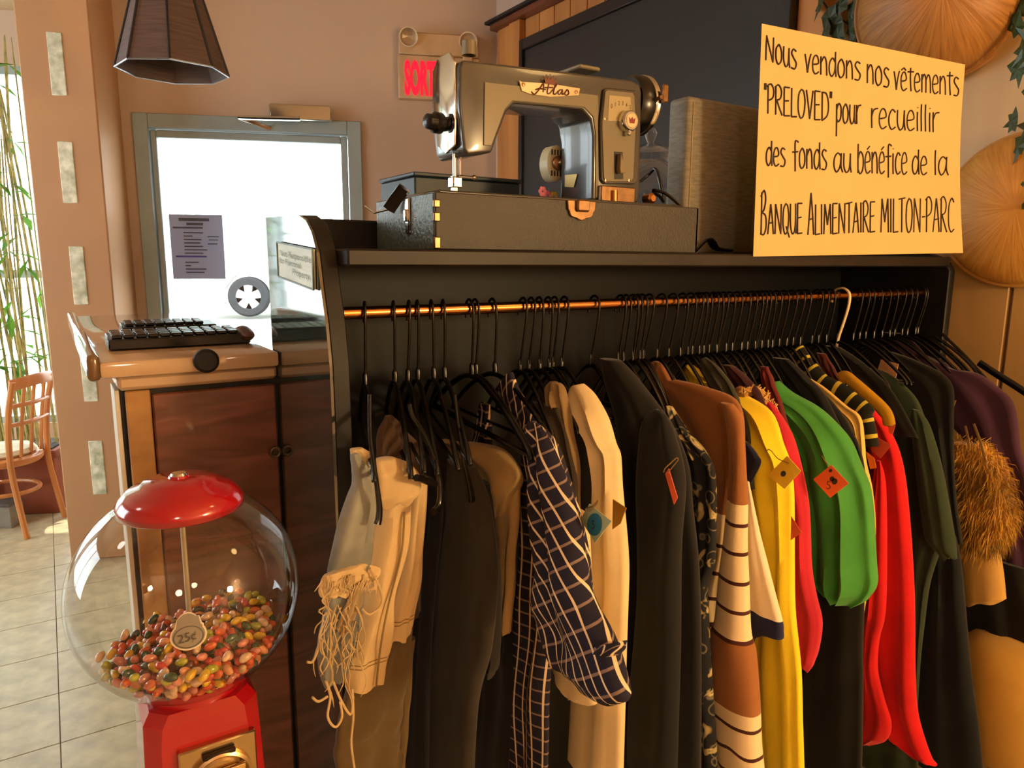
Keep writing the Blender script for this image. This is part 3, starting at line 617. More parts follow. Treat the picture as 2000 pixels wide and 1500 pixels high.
def shp(s):
    pl = []
    for i in range(48):
        a = 2*math.pi*i/48; x, y = math.cos(a)*.0185*s, math.sin(a)*.0165*s
        if abs(math.cos(a)) < .68 and y > 0: y = max(y, .011+.0165*s*(1-(x/.0125)**2*.55)) if abs(x) < .0125 else y
        if .60 < math.cos(a) < .86 and y > 0: x *= 1.08; y *= 1.12
        pl.append((x, y-.004))
    return pl
disc(shp(1.06), 0).build('outline', M('sticker_white', '#d8cdb8', .6), st)
disc(shp(.95), .0004).build('sheet', M('sticker_grey', '#8d8478', .6), st)
k_ = MB()
k_.tube([stk(math.cos(a)*.0155, math.sin(a)*.0128-.005, .0008) for a in [i*2*math.pi/40 for i in range(41)]], .0005, 4)
k_.build('ring', M('sticker_dark', '#5c554c', .6), st)
k_ = MB(); text_mb(k_, '25¢', sp+su*-.0115+sv*-.0105, (su+sv*.12), sv, .0150, .92); k_.v = [gc+(v-gc).normalized()*(GR+.0035) for v in k_.v]; k_.build('lettering', M('sticker_ink', '#4e483f', .6), st, smooth=False)

# jelly beans
bm = bmesh.new(); bmesh.ops.create_uvsphere(bm, u_segments=10, v_segments=7, radius=1)
for v in bm.verts:
    x, y, z = v.co; v.co = Vector((x*.0052+.0012*z*z, y*.0052, z*.0082))
bv = [v.co.copy() for v in bm.verts]; bm.verts.index_update(); bf = [tuple(q.index for q in f.verts) for f in bm.faces]; bm.free()
CO = [('orange', '#d8602a'), ('coral red', '#c8402c'), ('pink', '#d88a78'), ('cream', '#dcb894'), ('yellow', '#e0b428'), ('lime', '#a8a82c'), ('dark green', '#2f4a2a'), ('slate blue', '#4c5a58'), ('brown', '#5a2c20'), ('peach', '#e09868')]
CW = [16, 14, 12, 12, 13, 7, 9, 8, 5, 10]
bmesh_ = []
for n_, c in CO:
    me = bpy.data.meshes.new('jelly_bean'); me.from_pydata(bv, [], bf); me.shade_smooth(); me.materials.append(M('bean_'+n_.replace(' ', '_'), c, .22, var=.15, vs=120, coat=.5)); bmesh_.append(me)
rnd = random.Random(11); beans = []
sp_ = .0118
for iz in range(-16, 10):
    for iy in range(-16, 17):
        for ix in range(-16, 17):
            x = (ix+.5*((iy+iz) % 2))*sp_+rnd.uniform(-.003, .003); y = iy*sp_*.9+rnd.uniform(-.003, .003); z = iz*sp_*.78+rnd.uniform(-.0025, .0025)
            p = Vector((x, y, z)); rr = p.length
            lat = p.dot(RT); dep = p.dot(FH)
            top = -.064+.03*lat+.0*dep+.010*math.sin(lat*30+1)+rnd.uniform(-.006, .006)
            if rr < GR-.0095 and z < top: beans.append((p, min(GR-.0095-rr if p.dot(FH) < .03 else 9, top-z)))
beans.sort(key=lambda b: b[1]+.02*max(0, b[0].dot(FH)))
bp2 = []
for p, k in beans:
    if all((p-q).length > .0098 for q in bp2): bp2.append(p)
print('beans', len(bp2))
stuff = {}
for i, p in enumerate(bp2):
    ci = rnd.choices(range(10), CW)[0]
    q = Matrix.Translation(gc+p) @ Matrix.Rotation(rnd.random()*6.28, 4, 'Z') @ Matrix.Rotation(rnd.uniform(.6, 2.2), 4, 'X') @ Matrix.Scale(rnd.uniform(.9, 1.08), 4)
    if i < 300:
        o = inst('jelly_bean', bmesh_[ci], q)
        put(o, CO[ci][0]+' jelly bean in the pile inside the glass globe', 'jelly bean', CO[ci][0]+' jelly beans in the globe')
    else:
        stuff.setdefault(ci, []).append(q)
k_ = MB(); mi = []
for ci, qs in stuff.items():
    for q in qs: k_.add([q @ v for v in bv], bf); mi += [ci]*len(bf)
o = k_.build('jelly_bean_pile', None, label='rest of the mixed jelly beans filling the bottom of the globe', cat='jelly beans', kind='stuff')
for me in bmesh_: o.data.materials.append(me.materials[0])
for p, i in zip(o.data.polygons, mi): p.material_index = i

# ------------------------------------------------------------------ sewing machine case
SZ = 1.4655
CX0, CX1, CY0, CY1, CT = .17, .745, .03, .262, 1.553
m_case = M('case_cloth', '#37332d', .55, var=.06, vs=20, bump=.5, bs=220)
m_casep = M('case_pebbled', '#5a625a', .3, var=.12, vs=90, bump=1.0, bs=160)
m_copper = M('copper', '#8c6a48', .35, .85, var=.15, vs=60)
cs_ = thing('machine_case', ((CX0+CX1)/2, .14, SZ), 'grey brown cloth covered carrying case base under the sewing machine', 'case')
k_ = MB().box((CX0, CY0, SZ), (CX1, CY0+.008, CT), .002).box((CX0+.004, CY1-.008, SZ), (CX1, CY1, CT), .002).box((CX1-.008, CY0, SZ), (CX1, CY1, CT), .002).box((CX0+.002, CY0+.002, SZ), (CX1-.002, CY1-.002, SZ+.008))
k_.build('body', m_case, cs_)
MB().box((CX0-.0015, CY0+.004, SZ), (CX0+.008, CY1, CT-.001), .002).build('end_panel', m_casep, cs_, label='green grey pebbled end of the case')
for z, h in ((1.535, .012), (1.515, .014), (1.476, .018)):
    MB().box((CX0-.003, CY0-.002, z-h/2), (CX0+.008, CY0+.004, z+h/2), .0015).build('corner_rivet', m_copper, cs_)
lx = ony(1133, 410, CY0)
pl_ = [(lx.x+.030*math.cos(a)*(1+.06*math.cos(8*a)), lx.z+.004+.021*math.sin(a)*(1+.06*math.cos(8*a))) for a in [math.pi+i*math.pi/16 for i in range(17)]]
pl_ = [(lx.x+.031, CT-.001)]+[(lx.x-.031, CT-.001)]+pl_[1:-1]
MB().poly([(x, CY0-.001, z) for x, z in pl_], (0, -.004, 0), .001, 1).build('front_latch', m_copper, cs_, label='scalloped copper latch')
MB().box((lx.x-.014, CY0-.012, CT-.020), (lx.x+.014, CY0-.003, CT+.001), .003).build('latch_flap', m_copper, cs_)
# side clasp
k_ = MB().box((CX0-.006, .115, CT-.062), (CX0-.001, .130, CT-.004), .002).box((CX0-.010, .118, CT-.042), (CX0-.004, .127, CT-.022), .002)
k_.tube([(CX0-.006, .128, CT+.012), (CX0-.012, .15, CT-.004), (CX0-.016, .17, CT-.02)], [(.004, .012)]*3, 6); k_.tube([(CX0-.016, .17, CT-.02), (CX0-.03, .2, CT-.025), (CX0-.035, .23, CT-.012)], .0018, 5)
k_.build('side_clasp', m_chrome, cs_)

# ------------------------------------------------------------------ sewing machine
m_beige = M('machine_beige', '#766e57', .28, var=.03, coat=.4)
m_grey = M('machine_grey', '#3e3d39', .25, var=.03, coat=.5)
YF, YB_ = .085, .185
sm = thing('sewing_machine', (.46, .14, CT), 'vintage two tone beige and grey sewing machine standing in its case', 'sewing machine')
def sf(px, py, d=0): return ony(px, py, YF-d)
BO = [(903, 116), (945, 121), (1100, 139), (1236, 157), (1250, 164), (1254, 180), (1250, 388), (1246, 396), (1157, 391), (1159, 266), (1154, 232), (1138, 214), (1005, 202), (990, 218), (972, 266), (961, 298), (914, 303), (906, 292), (897, 200), (898, 130)]
MB().poly([sf(*p) for p in BO], (0, YB_-YF, 0), .010, 4).build('body', m_grey, sm, ang=35)
BP = [(946, 160), (1167, 186), (1168, 386), (1162, 386), (1163, 262), (1158, 228), (1140, 209), (1000, 197), (985, 214), (967, 263), (959, 284), (944, 284)]
MB().poly([sf(*p, .0005) for p in BP], (0, -.0016, 0), .0008, 1).build('front_panel', m_beige, sm, label='beige painted front panel')
# chrome face plate on the head end
xf = sf(900, 200).x
MB().poly([(xf-.0005, y, z) for y, z in [(YF+.014, 1.635), (YF+.010, 1.70), (YF+.012, 1.765), (YF+.03, 1.782), (YF+.07, 1.782), (YF+.09, 1.765), (YF+.088, 1.70), (YF+.075, 1.64), (YF+.045, 1.625)]], (-.005, 0, 0), .002, 2).build('face_plate', m_chrome, sm, label='chrome face plate')
tk = onx(880, 242, xf)
MB().lathe([(.012, 0), (.012, .012), (.017, .013), (.017, .024), (.013, .027), (.012, .040), (.006, .044), (0, .044)], Vector((xf-.004, YF+.045, tk.z)), (-1, -.25, 0), 28).build('tension_dial', m_black, sm)
nx = sf(906, 300).x
MB().tube([(nx+.004, YF+.04, 1.64), (nx+.004, YF+.04, 1.585)], .0035, 10).build('needle_bar', m_chrome, sm)
MB().tube([(nx+.018, YF+.045, 1.64), (nx+.018, YF+.045, 1.59), (nx+.018, YF+.045, 1.58)], .003, 8).build('presser_bar', m_chrome, sm)
MB().box((nx-.004, YF+.030, 1.570), (nx+.014, YF+.050, 1.588), .002).tube([(nx+.012, YF+.04, 1.59), (nx+.034, YF+.03, 1.588)], .0025, 6).lathe([(.0045, 0), (.0045, .004), (0, .004)], (nx+.034, YF+.03, 1.588), (1, -.3, 0), 12).build('needle_clamp', m_chrome, sm)
MB().tube([(nx+.004, YF+.04, 1.59), (nx+.004, YF+.04, 1.558)], .0009, 5).build('needle', m_chrome, sm)
MB().poly([(nx-.004, YF+.02, 1.5585), (nx+.016, YF+.02, 1.5585), (nx+.016, YF+.06, 1.5585), (nx-.004, YF+.06, 1.5585)], (0, 0, .003), .001, 1).box((nx+.002, YF+.045, 1.56), (nx+.012, YF+.05, 1.59)).build('presser_foot', m_chrome, sm)
MB().box((CX0+.012, CY0+.012, CT-.012), (CX1-.03, CY1-.012, CT+.0045), .003).build('bed', m_grey, sm)
MB().box((nx-.05, YF+.01, CT+.0046), (nx+.12, YF+.08, CT+.006), .0005).build('needle_plate', m_chrome, sm)
# badge
BG = [(1013, 157), (1018, 160), (1072, 163), (1132, 173), (1129, 187), (1075, 190), (1034, 184), (1018, 178)]
bdg = MB().poly([sf(*p, .0025) for p in BG], (0, -.002, 0), .0006, 1).build('badge', M('badge_cream', '#d8c49c', .3, .3), sm, label='cream metal name badge')
k_ = MB(); strokes = [[(1038, 179), (1044, 184), (1052, 176), (1060, 164), (1062, 163), (1061, 180)], [(1046, 175), (1054, 173), (1066, 175)], [(1072, 164), (1069, 181), (1074, 182), (1079, 176)], [(1064, 171), (1080, 171)], [(1079, 177), (1087, 166), (1085, 165), (1081, 182), (1086, 183), (1090, 178)], [(1099, 175), (1093, 176), (1090, 182), (1094, 184), (1099, 177), (1098, 184), (1103, 182)], [(1103, 182), (1108, 175), (1111, 182), (1107, 186), (1103, 184)]]
for s in strokes: k_.tube(smoothpath([sf(*p, .0052) for p in s], 4*len(s)), .0012, 5)
k_.build('lettering', M('badge_ink', '#5a3220', .5), bdg)
k_ = MB(); c0 = sf(1074, 160, .005)
k_.poly([c0+Vector((x, 0, z)) for x, z in ((-.010, -.004), (.010, -.004), (.013, .006), (.007, .002), (.004, .009), (0, .003), (-.004, .009), (-.007, .002), (-.013, .006))], (0, -.0015, 0))
for x, z in ((-.013, .007), (-.0075, .010), (0, .0115), (.0075, .010), (.013, .007)): k_.lathe([(0, .001), (.0012, .001), (.0012, 0)], c0+Vector((x, 0, z)), (0, -1, 0), 8)
k_.build('crown', M('crown_maroon', '#6a3426', .4, .3), bdg)
for px, py in ((1022, 165), (1125, 180)): MB().lathe([(0, .0022), (.003, .0018), (.0034, 0)], sf(px, py, .0045), (0, -1, 0), 12).build('screw', m_copper, bdg)
# stitch dial panel
DP = [(1176, 176), (1182, 172), (1238, 178), (1243, 184), (1246, 240), (1242, 352), (1236, 360), (1178, 360), (1171, 352), (1169, 240)]
MB().poly([sf(*p, .0005) for p in DP], (0, -.005, 0), .0015, 1).build('dial_surround', M('dial_dark', '#3c3428', .35), sm)
DI = [(1181, 179), (1185, 176), (1234, 181), (1238, 187), (1241, 240), (1236, 348), (1231, 355), (1184, 355), (1178, 348), (1175, 240)]
dp = MB().poly([sf(*p, .0055) for p in DI], (0, -.002, 0), .0015, 1).build('dial_panel', m_beige, sm)
MB().poly([sf(*p, .0075) for p in ((1190, 186), (1231, 190), (1235, 236), (1187, 236))], (0, -.0006, 0)).build('scale_window', M('scale_beige', '#b0a078', .35), dp)
k_ = MB()
for i, ch_ in enumerate('012345'): text_mb(k_, ch_, sf(1193+i*7.2, 211-7*math.sin(i/5*math.pi)+i*.4, .0085), (1, 0, 0), (0, 0, 1), .0105, .8)
k_.build('numerals', M('numeral_ink', '#2a2018', .5), dp, smooth=False)
kb = sf(1222, 238, .008)
kn = MB().lathe([(.019, 0), (.019, .012), (.016, .016), (0, .016)], kb, (0, -1, 0), 28).build('stitch_knob', m_chrome, sm)
MB().lathe([(0, .0175), (.0125, .0175), (.0135, .016)], kb, (0, -1, 0), 28).build('knob_face', M('knob_cream', '#e0cfa0', .3), kn)
kc = kb+Vector((0, -.0178, 0))
MB().poly([kc+Vector((x, 0, z)) for x, z in ((-.0055, -.005), (.0055, -.005), (.0075, .005), (.0035, .001), (0, .006), (-.0035, .001), (-.0075, .005))], (0, -.0006, 0)).build('crown', M('crown_red', '#8a2218', .4), kn)
MB().box(kb+Vector((-.004, -.014, -.026)), kb+Vector((.004, 0, -.008)), .002).build('knob_pointer', m_chrome, kn)
MB().poly([sf(*p, .0075) for p in ((1199, 296), (1216, 297), (1217, 350), (1200, 350))], (0, -.0006, 0)).build('lever_slot', M('slot_black', '#14100c', .5), dp)
MB().poly([sf(*p, .008) for p in ((1205, 300), (1213, 330), (1215, 338), (1205, 340), (1203, 332))], (0, -.012, 0), .001, 1).build('reverse_lever', M('lever_tan', '#7a684c', .35), sm)
for px, py in ((1181, 232), (1241, 241), (1182, 353), (1228, 353)): MB().lathe([(0, .003), (.003, .002), (.0035, 0)], sf(px, py, .0055), (0, -1, 0), 12).build('screw', m_chrome, sm)
# base bracket, motor, hand wheel
MB().box(sf(1174, 394, .012), sf(1230, 368, -.004), .002).build('base_bracket', m_copper, sm)
MB().tube([sf(1200, 393, .014), sf(1200, 372, .014)], .006, 12).build('bracket_pin', m_brass, sm)
hw = ony(1288, 214, .135); hx = sf(1254, 200).x
MB().lathe([(.02, -.012), (.05, -.010), (.055, 0), (.056, .018), (.053, .032), (.046, .036), (.040, .030), (.02, .026), (0, .026)], Vector((hx+.012, .135, hw.z)), (1, 0, 0), 48).build('hand_wheel', m_black, sm)
MB().lathe([(.0555, .020), (.0572, .022), (.0575, .030), (.054, .033), (.051, .031)], Vector((hx+.012, .135, hw.z)), (1, 0, 0), 48).build('wheel_rim', m_chrome, sm)
MB().box((hx+.036, YF-.018, hw.z-.004), (hx+.052, YF-.012, hw.z+.03), .003).tube([(hx+.03, YF+.02, hw.z-.002), (hx+.03, YF-.02, hw.z+.004)], .004, 8).build('bobbin_winder', m_copper, sm)
pt2 = ony(1125, 136, .135)
MB().box((pt2.x-.018, .10, pt2.z-.006), (pt2.x+.03, .17, pt2.z+.001), .002).build('top_lid', m_beige, sm)
sp1 = ony(916, 100, .13)
MB().lathe([(.012, 0), (.012, .022), (.0, .022)], (sp1.x, .13, 1.787), (0, 0, 1), 20).build('spool_cap', m_beige, sm)
mo = ony(1082, 320, .21)
mt_ = MB().poly([mo+Vector((x, -.012, z)) for x, z in [(.022*math.cos(a)+(0), .030*math.sin(a)*1.15) for a in [i*2*math.pi/20 for i in range(20)]]], (0, .035, 0), .004, 1).build('motor', M('motor_cream', '#c8bc94', .4), sm)
MB().lathe([(.014, 0), (.014, .008), (.007, .010), (.006, .018), (0, .018)], mo+Vector((0, -.012, 0)), (0, -1, 0), 20).build('motor_boss', m_copper, mt_)
for i in range(-2, 3):
    for s in (-1, 1): MB().box(mo+Vector((i*.007-.0015, -.0128, s*.02-.005)), mo+Vector((i*.007+.0015, -.0115, s*.02+.005))).build('vent_slot', M('vent_dark', '#2a261e', .6), mt_)
xc = sf(1157, 350).x-.0006
pl3 = [onx(px, py, xc) for px, py in ((1104, 342), (1128, 340), (1121, 366), (1104, 365))]
MB().poly(pl3, (-.001, 0, 0)).build('maker_label', M('label_gold', '#b89a54', .35, .4), sm)
# power cord
p_ = lambda px, py, y: ony(px, py, y)
MB().tube(smoothpath([p_(1250, 355, .2), p_(1268, 340, .19), p_(1280, 330, .17), p_(1288, 350, .14), p_(1296, 392, .13), p_(1290, 385, .12), p_(1275, 372, .10), p_(1300, 378, .08), p_(1330, 402, .06)], 50), .0035, 8).build('power_cord', m_black, sm)
MB().lathe([(0, .012), (.006, .012), (.010, .008), (.010, -.01), (0, -.01)], ony(1268, 388, .08), (0, -1, 0), 20).build('cord_socket', m_brass, sm)
# flowers, dark box, jar, suitcase
fwr = thing('artificial_flowers', (mo.x-.02, .20, CT), 'small pink artificial flowers lying behind the sewing machine arm', 'flowers')
for px, py, c in ((1060, 374, '#d87a92'), (1070, 382, '#c86a86'), (1082, 384, '#b8a040')):
    k_ = MB(); c0 = ony(px, py, .19)
    for i in range(6):
        a = i*math.pi/3; k_.lathe([(0, .002), (.0035, .001), (.0045, 0), (0, -.001)], c0+Vector((math.cos(a)*.006, 0, math.sin(a)*.006)), (0, -1, 0), 8)
    k_.build('blossom', M('petal_'+c[1:], c, .6), fwr)
MB().tube([ony(1062, 376, .192), ony(1072, 390, .192)], .0012, 5).build('stem', m_ivy, fwr)
b0 = ony(803, 380, .36); b1 = ony(1015, 352, .36)
dkb = thing('document_box', ((b0.x+b1.x)/2, .36, 1.47), 'flat dark blue box lying behind the sewing machine case', 'box')
bz = ony(910, 352, .34).z
MB().box((ony(810, 360, .33).x, .33, 1.4655), (ony(1016, 360, .33).x, .50, bz), .003).build('body', M('navy_board', '#22303c', .5), dkb)
MB().box((ony(810, 360, .33).x-.003, .327, bz), (ony(1016, 360, .33).x+.003, .503, bz+.008), .002).build('lid', M('navy_lid', '#2a3844', .5), dkb)
sc0, sc1 = ony(1336, 400, .12), ony(1478, 400, .12)
sct = thing('suitcase', ((sc0.x+sc1.x)/2, .2, SZ), 'upright grey textured hard suitcase behind the poster', 'suitcase')
m_suit = M('suitcase_cloth', '#807868', .5, var=.15, vs=40, bump=.6, bs=200, stretch=(1, 1, 6))
zs = ony(1400, 195, .12).z
MB().box((sc0.x, .12, SZ), (sc1.x+.12, .178, zs), .010, None, 3).build('shell', m_suit, sct)
for x in (sc0.x+.014, sc1.x-.012): MB().box((x-.001, .1185, SZ+.012), (x+.001, .121, zs-.012)).build('piping', M('piping_tan', '#9a8a60', .5), sct)
k_ = MB().tube(smoothpath([(sc0.x+.02, .1, SZ+.006), (sc0.x+.04, .085, SZ+.03), (sc0.x+.07, .09, SZ+.012), (sc0.x+.11, .085, SZ+.008)], 12), [(.012, .004)]*12, 6)
k_.build('strap', m_black, label='short black strap lying on the shelf before the suitcase', cat='strap')
jc = ony(1335, 330, .24); JR = .13
jx = thing('glass_jar', (jc.x+.045, .40, SZ), 'round clear glass jar with knobbed lid behind the suitcase', 'jar')
jx_c = Vector((jc.x+.045, .40, SZ+.12))
MB().box((jx_c.x-.1, .3285, 1.40), (jx_c.x+.1, .52, SZ-.002), .003).build('rear_ledge', m_darkwood, rk)
MB().lathe([(.12*math.sin(a), -.12*math.cos(a)) for a in [.5+i*(math.pi-.9)/23 for i in range(24)]]+[(.05, .125)], jx_c, (0, 0, 1), 48).build('bowl', m_glass, jx)
MB().lathe([(.055, .125), (.05, .14), (.02, .15), (.008, .155), (.014, .17), (.016, .18), (.010, .19), (0, .192)], jx_c, (0, 0, 1), 32).build('lid', m_glass, jx)

# ------------------------------------------------------------------ handwritten poster
PL, PRt = Vector((.905, -.006, 0)), Vector((1.62, -.062, 0))
pdir = (PRt-PL).normalized(); pn = Vector((pdir.y, -pdir.x, 0))
def on_poster(px, py, d=0): return onp(px, py, PL+pn*d, pn)
po = thing('poster', Vector(((PL.x+PRt.x)/2, -.01, SZ)), 'handwritten cream paper poster in French about preloved clothes for sale', 'poster')
TLc, TRc, BRc, BLc = (1488, 46), (1885, 126), (1881, 494), (1471, 501)
k_ = MB(); vs = []; n = 24
for j in range(n+1):
    for i in range(n+1):
        u, v = i/n, j/n
        px = (TLc[0]*(1-u)+TRc[0]*u)*(1-v)+(BLc[0]*(1-u)+BRc[0]*u)*v; py = (TLc[1]*(1-u)+TRc[1]*u)*(1-v)+(BLc[1]*(1-u)+BRc[1]*u)*v
        cr = .012*max(0, u-.93)/.07*max(0, v-.9)/.1 + .008*max(0, .05-u)/.05*max(0, .05-v)/.05
        bow = 0
        vs.append(on_poster(px+ (8*math.sin(math.pi*v)*(-1 if u > .9 else 0)*(u-.9)*10), py, cr-bow))
k_.add(vs, [(j*(n+1)+i, j*(n+1)+i+1, (j+1)*(n+1)+i+1, (j+1)*(n+1)+i) for j in range(n) for i in range(n)])
k_.build('sheet', m_paper, po)
G = {
 'a': (.50, [[(.40, .52), (.25, .60), (.08, .45), (.05, .18), (.18, .0), (.36, .18), (.42, .5)], [(.43, .60), (.41, .2), (.50, .0)]]),
 'b': (.48, [[(.08, 1.05), (.06, .5), (.06, 0)], [(.07, .4), (.22, .6), (.40, .45), (.38, .12), (.20, -.02), (.06, .1)]]),
 'c': (.42, [[(.38, .52), (.24, .6), (.08, .42), (.07, .15), (.2, 0), (.38, .08)]]),
 'd': (.50, [[(.40, .48), (.25, .6), (.08, .42), (.07, .14), (.2, 0), (.36, .15), (.41, .4)], [(.42, 1.05), (.41, .5), (.44, 0)]]),
 'e': (.46, [[(.07, .30), (.38, .36), (.34, .56), (.2, .6), (.07, .42), (.07, .14), (.2, 0), (.40, .08)]]),
 'f': (.42, [[(.42, .98), (.28, 1.08), (.2, .9), (.2, .3), (.2, -.1)], [(.02, .48), (.38, .50)]]),
 'i': (.2, [[(.10, .58), (.09, .3), (.10, 0)], [(.11, .80), (.115, .84)]]),
 'l': (.2, [[(.10, 1.05), (.08, .5), (.09, 0)]]),
 'm': (.68, [[(.07, .6), (.06, .3), (.06, 0)], [(.07, .4), (.2, .6), (.31, .45), (.31, 0)], [(.32, .4), (.46, .6), (.58, .45), (.60, 0)]]),
 'n': (.48, [[(.07, .6), (.06, .3), (.06, 0)], [(.07, .38), (.24, .6), (.37, .45), (.40, 0)]]),
 'o': (.48, [[(.24, .6), (.08, .45), (.07, .15), (.2, 0), (.38, .12), (.41, .4), (.28, .6), (.2, .58)]]),
 'p': (.46, [[(.08, .6), (.07, .1), (.05, -.42)], [(.08, .4), (.22, .62), (.38, .5), (.36, .18), (.2, .04), (.08, .12)]]),
 'r': (.38, [[(.07, .6), (.06, .3), (.07, 0)], [(.07, .36), (.18, .56), (.36, .60)]]),
 's': (.42, [[(.36, .56), (.2, .62), (.08, .48), (.2, .34), (.36, .2), (.28, .02), (.05, .02)]]),
 't': (.38, [[(.20, .95), (.18, .4), (.22, .0)], [(.02, .66), (.38, .70)]]),
 'u': (.48, [[(.07, .6), (.06, .2), (.18, 0), (.34, .12), (.40, .58)], [(.40, .6), (.40, .2), (.44, 0)]]),
 'v': (.42, [[(.04, .6), (.12, .3), (.18, 0)], [(.18, 0), (.28, .4), (.38, .65)]]),
 'é': (.46, [[(.07, .30), (.38, .36), (.34, .56), (.2, .6), (.07, .42), (.07, .14), (.2, 0), (.40, .08)], [(.2, .74), (.36, .92)]]),
 'ê': (.46, [[(.07, .30), (.38, .36), (.34, .56), (.2, .6), (.07, .42), (.07, .14), (.2, 0), (.40, .08)], [(.08, .74), (.24, .9)], [(.24, .9), (.36, .74)]]),
 'N': (.62, [[(.06, 0), (.08, .5), (.1, 1)], [(.1, 1), (.3, .5), (.5, 0)], [(.5, 0), (.52, .5), (.54, 1)]]),
 'P': (.50, [[(.08, 1), (.07, .5), (.06, 0)], [(.0, .95), (.25, 1.05), (.44, .85), (.38, .58), (.08, .46)]]),
 'R': (.54, [[(.08, 1), (.07, .5), (.06, 0)], [(.02, .95), (.25, 1.05), (.44, .85), (.36, .58), (.08, .5)], [(.14, .5), (.3, .25), (.48, 0)]]),
 'E': (.48, [[(.08, 1), (.07, .5), (.06, 0)], [(.08, 1), (.42, 1)], [(.07, .52), (.36, .54)], [(.06, 0), (.42, .02)]]),
 'L': (.44, [[(.08, 1), (.07, .5), (.06, 0)], [(.06, 0), (.40, .02)]]),
 'O': (.56, [[(.28, 1), (.1, .8), (.06, .3), (.2, 0), (.4, .1), (.5, .55), (.42, .92), (.26, 1)]]),
 'V': (.5, [[(.03, 1), (.15, .5), (.24, 0)], [(.24, 0), (.36, .5), (.46, 1)]]),
 'D': (.54, [[(.08, 1), (.07, .5), (.06, 0)], [(.04, .98), (.34, .95), (.48, .6), (.4, .2), (.06, 0)]]),
 'B': (.54, [[(.12, 1), (.09, .5), (.06, 0)], [(.04, .9), (.3, 1.05), (.42, .85), (.30, .6), (.1, .52)], [(.1, .52), (.4, .45), (.46, .2), (.28, 0), (.0, .02)]]),
 'A': (.56, [[(.04, 0), (.16, .5), (.28, 1)], [(.28, 1), (.4, .5), (.48, 0)], [(.12, .36), (.46, .40)]]),
 'Q': (.58, [[(.28, 1), (.1, .8), (.06, .3), (.2, 0), (.4, .1), (.5, .55), (.42, .92), (.26, 1)], [(.30, .25), (.55, -.12)]]),
 'U': (.54, [[(.06, 1), (.06, .3), (.2, 0), (.38, .1), (.46, .5), (.46, 1)], [(.46, .5), (.48, 0)]]),
 'I': (.22, [[(.10, 1), (.10, .5), (.10, 0)]]),
 'M': (.68, [[(.06, 0), (.1, .5), (.14, 1)], [(.14, 1), (.26, .6), (.34, .3)], [(.34, .3), (.46, .7), (.56, 1)], [(.56, 1), (.58, .5), (.60, 0)]]),
 'T': (.5, [[(.02, .98), (.48, 1.02)], [(.25, 1), (.24, .5), (.23, 0)]]),
 'C': (.5, [[(.46, .88), (.3, 1), (.1, .75), (.08, .25), (.24, 0), (.46, .08)]]),
 '-': (.3, [[(.05, .45), (.25, .46)]]), '"': (.2, [[(.06, 1.05), (.05, .82)], [(.14, 1.05), (.13, .82)]]), ' ': (.32, []),
}
def line(words, label):
    """words: (text, px0, py0, px1, py1, height_px) laid along a baseline on the sheet"""
    for txt, x0, y0, x1, y1, h in words:
        mb = MB(); small = txt.startswith('~'); txt = txt.lstrip('~')
        tot = sum(G[c][0] for c in txt); pos = 0
        for ci, c in enumerate(txt):
            w_, sts = G[c]; hh = h*(.72 if (small and ci) else 1)
            for s in sts:
                P = []
                for x, y in s:
                    if c.islower(): y = y*1.3 if y <= .6 else .78+(y-.6)*.62
                    t = (pos+x)/tot; P.append(on_poster(x0+(x1-x0)*t, y0+(y1-y0)*t-y*hh, .0008))
                q = smoothpath(P, max(3, 4*(len(P)-1)+1)) if len(P) > 2 else P
                mb.tube(q, [(.0019, .0004)]*len(q), 6, flat=pdir) if False else mb.tube(q, .0017, 5)
            pos += w_
        mb.build('handwritten_word', m_ink, po, label='dark marker word '+txt.strip('"').lower())
line([('Nous', 1494, 117, 1557, 137, 49), ('vendons', 1571, 141, 1682, 158, 46), ('nos', 1692, 162, 1738, 172, 48), ('vêtements', 1745, 175, 1874, 188, 46)], 'Nous vendons nos vêtements')
line([('"PRELOVED"', 1492, 221, 1626, 238, 56), ('pour', 1632, 240, 1682, 243, 48), ('recueillir', 1700, 250, 1835, 259, 50)], 'PRELOVED pour recueillir')
line([('des', 1495, 323, 1535, 326, 46), ('fonds', 1547, 328, 1616, 332, 50), ('au', 1627, 336, 1664, 337, 48), ('bénéfice', 1674, 338, 1773, 341, 54), ('de', 1780, 340, 1812, 342, 46), ('la', 1823, 342, 1852, 342, 46)], 'des fonds au bénéfice de la')
line([('~BANQUE', 1485, 458, 1568, 456, 82), ('~ALIMENTAIRE', 1577, 459, 1710, 453, 82), ('MILTON-PARC', 1719, 454, 1864, 453, 66)], 'Banque Alimentaire Milton-Parc')

